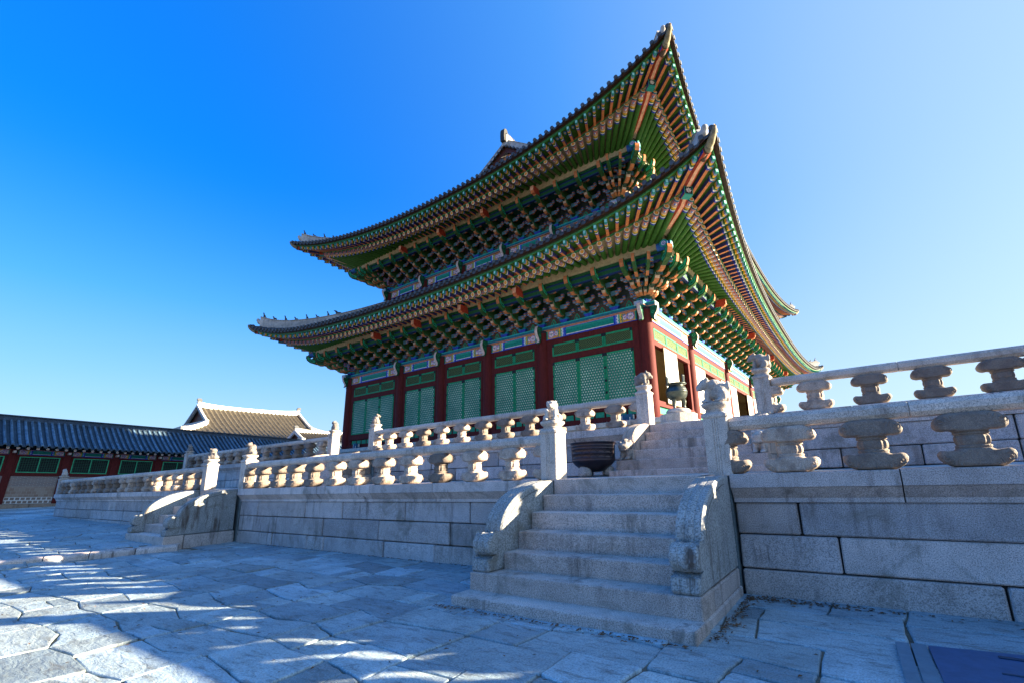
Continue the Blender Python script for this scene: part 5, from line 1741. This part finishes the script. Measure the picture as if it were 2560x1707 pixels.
# ------------------------------------------------------------------ gallery at far left
def corrugated(mb, A, B, up0, up1, zfun, pitch, bump=.10, ns=8, tones=None):
    """sheet from line A(y)->B: x runs eave to ridge; rows along y"""
    n = int((B-A)/pitch)
    for k in range(n):
        y0 = A+pitch*k; g = random.uniform(.8, 1.3)
        rows = []
        for f, h in ((0, -.02), (.5, -.03), (.52, .05), (.62, bump), (.78, bump+.015), (.92, bump), (.99, .05), (1.0, -.02)):
            rows.append([(up0+(up1-up0)*t/ns, y0+pitch*f, zfun(t/ns, y0)+h) for t in range(ns+1)])
            rows[-1].insert(0, (up0+.005, y0+pitch*f, zfun(0, y0)+h-.10))
        i0 = len(mb.v); m = ns+2
        for r in rows: mb.v += r
        for a in range(len(rows)-1):
            for b in range(m-1):
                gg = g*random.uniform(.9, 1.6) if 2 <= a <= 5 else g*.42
                mb.face((i0+a*m+b, i0+(a+1)*m+b, i0+(a+1)*m+b+1, i0+a*m+b+1), (gg, gg, gg))
def gallery():
    X = -50.0
    t = thing('gallery_building', 'long low gallery with blue tiled roof and green lattice windows at far left', 'gallery building', (X, 1.0, 0.0))
    t.rotation_euler = (R(-2.6), 0, 0)
    def P(name, mb, mat, parent=None, smooth=False): return part(name, mb, mat, parent or t, smooth)
    y0, y1 = -15.3, 33; sp = 2.87
    mb = MB(); mb.box(-.4, y0, .0, .75, y1, .32); P('stone_footing', mb, 'rail')
    mb = MB()
    y = y0
    while y < y1:
        mb.cbox(.4, y+.01, .30, .62, y+1.6, .74, .01, (.6, .5, .42)); y += 1.62
    P('stone_base', mb, 'rail')
    k = 0
    y = y0+.35
    while y < y1-sp:
        mb = MB(); mb.cbox(-.24, y-.2, .55, .28, y+.2, 4.75, .02); P('column', mb, 'wood')
        a, b = y+.2, y+sp-.2
        # brick infill
        mb = MB(); mb.box(0, 0, 0, b-a, .24, 2.02)
        o = part('brick_wall', mb, 'brick', t); o.location = (.20, a, .76); o.rotation_euler = (0, 0, R(90)); 
        mb = MB(); mb.box(-.05, a, 2.78, .24, b, 3.02); mb.box(-.05, a, 4.22, .24, b, 4.34)
        mb.box(-.05, a, 3.02, .2, a+.16, 4.22); mb.box(-.05, b-.16, 3.02, .2, b, 4.22)
        P('window_surround', mb, 'wood')
        c = (.05, .42, .20)
        mb = MB(); A, B = a+.17, b-.17; x = .22
        for (p, q, r, s_) in ((A, A+.06, 3.03, 4.21), (B-.06, B, 3.03, 4.21), ((A+B)/2-.03, (A+B)/2+.03, 3.03, 4.21)): mb.box(x-.06, p, r, x, q, s_, c)
        for (r, s_) in ((3.03, 3.09), (4.15, 4.21)): mb.box(x-.055, A+.06, r, x-.002, B-.06, s_, c)
        w = P('window', mb, 'paint')
        mb = MB(); mb.box(0, -.03, 0, B-A-.1, 0, 1.1)
        o = part('lattice', mb, 'grid', w); o.location = (x-.05, A+.05, 3.06); o.rotation_euler = (0, 0, R(90))
        mb = MB()
        for u0, u1, w0, w1, cc in lintel_paint(b-a, .38, 36): mb.quad((.26, a+u0, 4.345+w0), (.26, a+u1, 4.345+w0), (.26, a+u1, 4.345+w1), (.26, a+u0, 4.345+w1), tuple(v*.7 for v in cc))
        P('painted_lintel', mb, 'paint')
        mb = MB(); mb.cbox(.2, y-.07, 4.45, .75, y+.07, 4.62, .01, (.6, .5, .45)); P('beam_head', mb, 'paint')
        y += sp
    mb = MB(); mb.box(-6, y0, .5, -.30, y1, 4.7, (.02, .02, .02)); P('back_wall', mb, 'paint')
    mb = MB()
    for k in range(int((y1-y0)/.5)):
        y = y0+.25+.5*k; n = 12
        rings = [[(x, y+.085*math.cos(2*math.pi*q/n), z+.085*math.sin(2*math.pi*q/n)) for q in range(n)] for x, z in ((-.3, 5.15), (1.05, 4.78))]
        mb.loft(rings, [(.012, .06, .03)], False)
        for r, cc, e in ((.088, WHITE, .004), (.06, PINK, .008), (.02, WHITE, .012)):
            mb.face([mb.pt((1.05+e, y+r*math.cos(2*math.pi*q/n), 4.78+r*math.sin(2*math.pi*q/n))) for q in range(n)], cc)
    o = P('rafters', mb, 'paint'); 
    mb = MB(); mb.quad((-.3, y0, 5.25), (1.15, y0, 4.88), (1.15, y1, 4.88), (-.3, y1, 5.25), (.02, .03, .02)); P('soffit', mb, 'paint')
    mb = MB()
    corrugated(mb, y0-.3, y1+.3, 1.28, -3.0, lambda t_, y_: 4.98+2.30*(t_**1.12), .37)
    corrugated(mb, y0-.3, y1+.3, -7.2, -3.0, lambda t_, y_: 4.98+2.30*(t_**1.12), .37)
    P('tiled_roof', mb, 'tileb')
    mb = MB(); mb.box(-3.2, y0-.3, 7.15, -2.8, y1+.3, 7.52, (.55, .6, .7)); mb.box(-3.3, y0-.3, 7.52, -2.7, y1+.3, 7.60, (.4, .45, .5)); P('ridge', mb, 'tileb')
gallery()
# ------------------------------------------------------------------ distant halls with sunlit roofs
def far_hall(label, cx_, cy_, hx, hy, zr, ze, gab, scale=1.0, fig=2):
    t = thing('distant_hall', label, 'hall', (cx_, cy_, 0))
    def P(name, mb, mat, parent=None, smooth=False): return part(name, mb, mat, parent or t, smooth)
    ztop = zr; over = 1.6*scale
    mb = MB(); mb.box(-hx+over, -hy+over, 0, hx-over, hy-over, ze+.2, (.5, .5, .5)); P('wall', mb, 'wood')
    pit = .56*scale
    def zf(d): return ze+(ztop-ze)*max(0, min(1, d))**1.25   # d: 0 eave 1 ridge
    g = hy-gab
    mb = MB()
    for sx in (1, -1):
        n = int(2*hy/pit)
        for k in range(n):
            y = -hy+2*hy*(k+.5)/n
            d1 = 1.0 if abs(y) < g else max(0, (hy-abs(y))/gab)*(gab/hx) if gab < hx else max(0, (hy-abs(y))/hx)
            d1 = min(1, d1) if abs(y) >= g else 1.0
            up = .5*(abs(y)/hy)**4
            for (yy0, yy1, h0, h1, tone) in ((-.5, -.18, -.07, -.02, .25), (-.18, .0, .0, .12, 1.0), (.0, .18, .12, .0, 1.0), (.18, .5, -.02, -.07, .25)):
                ns = 6
                for q in range(ns):
                    ta, tb = d1*q/ns, d1*(q+1)/ns
                    A = [(sx*(hx-hx*tt), y+pit*yy, zf(tt)+up*(1-tt)+h) for tt, yy, h in ((ta, yy0, h0), (tb, yy0, h0), (tb, yy1, h1), (ta, yy1, h1))]
                    mb.quad(*A, (tone, tone, tone))
    for sy in (1, -1):
        n = int(2*hx/pit)
        for k in range(n):
            x = -hx+2*hx*(k+.5)/n
            dm = min(gab/hx, (hx-abs(x))/hx)
            up = .5*(abs(x)/hx)**4
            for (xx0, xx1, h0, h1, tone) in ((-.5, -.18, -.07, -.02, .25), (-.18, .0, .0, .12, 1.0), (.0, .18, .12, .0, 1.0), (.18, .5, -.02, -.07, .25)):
                for q in range(4):
                    ta, tb = dm*q/4, dm*(q+1)/4
                    A = [(x+pit*xx, sy*(hy-hx*tt), zf(tt)+up*(1-tt)+h) for tt, xx, h in ((ta, xx0, h0), (tb, xx0, h0), (tb, xx1, h1), (ta, xx1, h1))]
                    mb.quad(*A, (tone, tone, tone))
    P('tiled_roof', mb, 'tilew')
    def rid(path, w, h, name):
        m = MB(); rings = []
        for k, p in enumerate(path):
            a = Vector(path[max(0, k-1)]); b = Vector(path[min(len(path)-1, k+1)]); v = b-a; v.z = 0; v.normalize()
            nx, ny = -v.y*w/2, v.x*w/2; x, y, z = p
            rings.append([(x-nx, y-ny, z-.3), (x+nx, y+ny, z-.3), (x+nx, y+ny, z+h), (x-nx, y-ny, z+h)])
        m.loft(rings, None, True); return P(name, m, 'white')
    s_ = scale
    rd = rid([(0, y, zr+.35*abs(y/g)**3) for y in [g*(k/6-1) for k in range(13)]], .28*s_, .36*s_, 'main_ridge')
    for sx in (1, -1):
        for sy in (1, -1):
            dg = gab/hx
            rid([(sx*hx*(1-dt), sy*g, zf(dt)+.1) for dt in [1-(1-dg)*k/6 for k in range(7)]], .24*s_, .28*s_, 'gable_ridge')
            h = rid([(sx*hx*(1-dt), sy*(hy-hx*dt), zf(dt)+.5*(1-dt)**3+.1) for dt in [dg*k/6 for k in range(7)]], .28*s_, .30*s_, 'hip_ridge')
            for q in range(fig):
                dt = .03+.05*q
                link('roof_figurine', FIG[q % 2], h, loc=(sx*hx*(1-dt), sy*(hy-hx*dt), zf(dt)+.55), rz=0)
    for sy in (1, -1):
        dg = gab/hx
        rid([(x, sy*(g+.0), zf(dg)+.12) for x in (-hx*(1-dg), 0, hx*(1-dg))], .3*s_, .4*s_, 'gable_foot_ridge')
        m = MB()
        i = [m.pt(p) for p in ((-hx*(1-dg)+.3, sy*(g-.35), zf(dg)), (hx*(1-dg)-.3, sy*(g-.35), zf(dg)), (hx*(1-dg)*.5, sy*(g-.35), zf(1-(1-dg)*.5)), (0, sy*(g-.35), zr), (-hx*(1-dg)*.5, sy*(g-.35), zf(1-(1-dg)*.5)))]
        m.face(i, (.10, .04, .03)); P('gable_wall', m, 'paint')
        me = MB(); me.prism([(-.25, 0), (-.3, .5), (-.1, .75), (.25, .7), (.3, .45), (.15, .3), (.3, 0)], lambda a, b, t_: (t_, sy*(g-.1)+a*(-sy)*-1, zr+.60*s_+b*s_*.8), -.12, .12, (1, 1, 1), (1, 1, 1))
        P('ridge_end_dragon', me, 'tile', rd)
M['tilew'] = tile_mat('sunlit_roof_tile', (.17, .135, .08), .3)
far_hall('larger distant hall with a sunlit, white ridged gable roof beyond the gallery', -70, 24.6, 7.5, 10.2, 11.9, 7.6, 3.6)
far_hall('smaller distant hall roof in front of the larger sunlit roof', -60.0, 30.5, 4.2, 6.2, 8.25, 6.2, 1.6, .7)
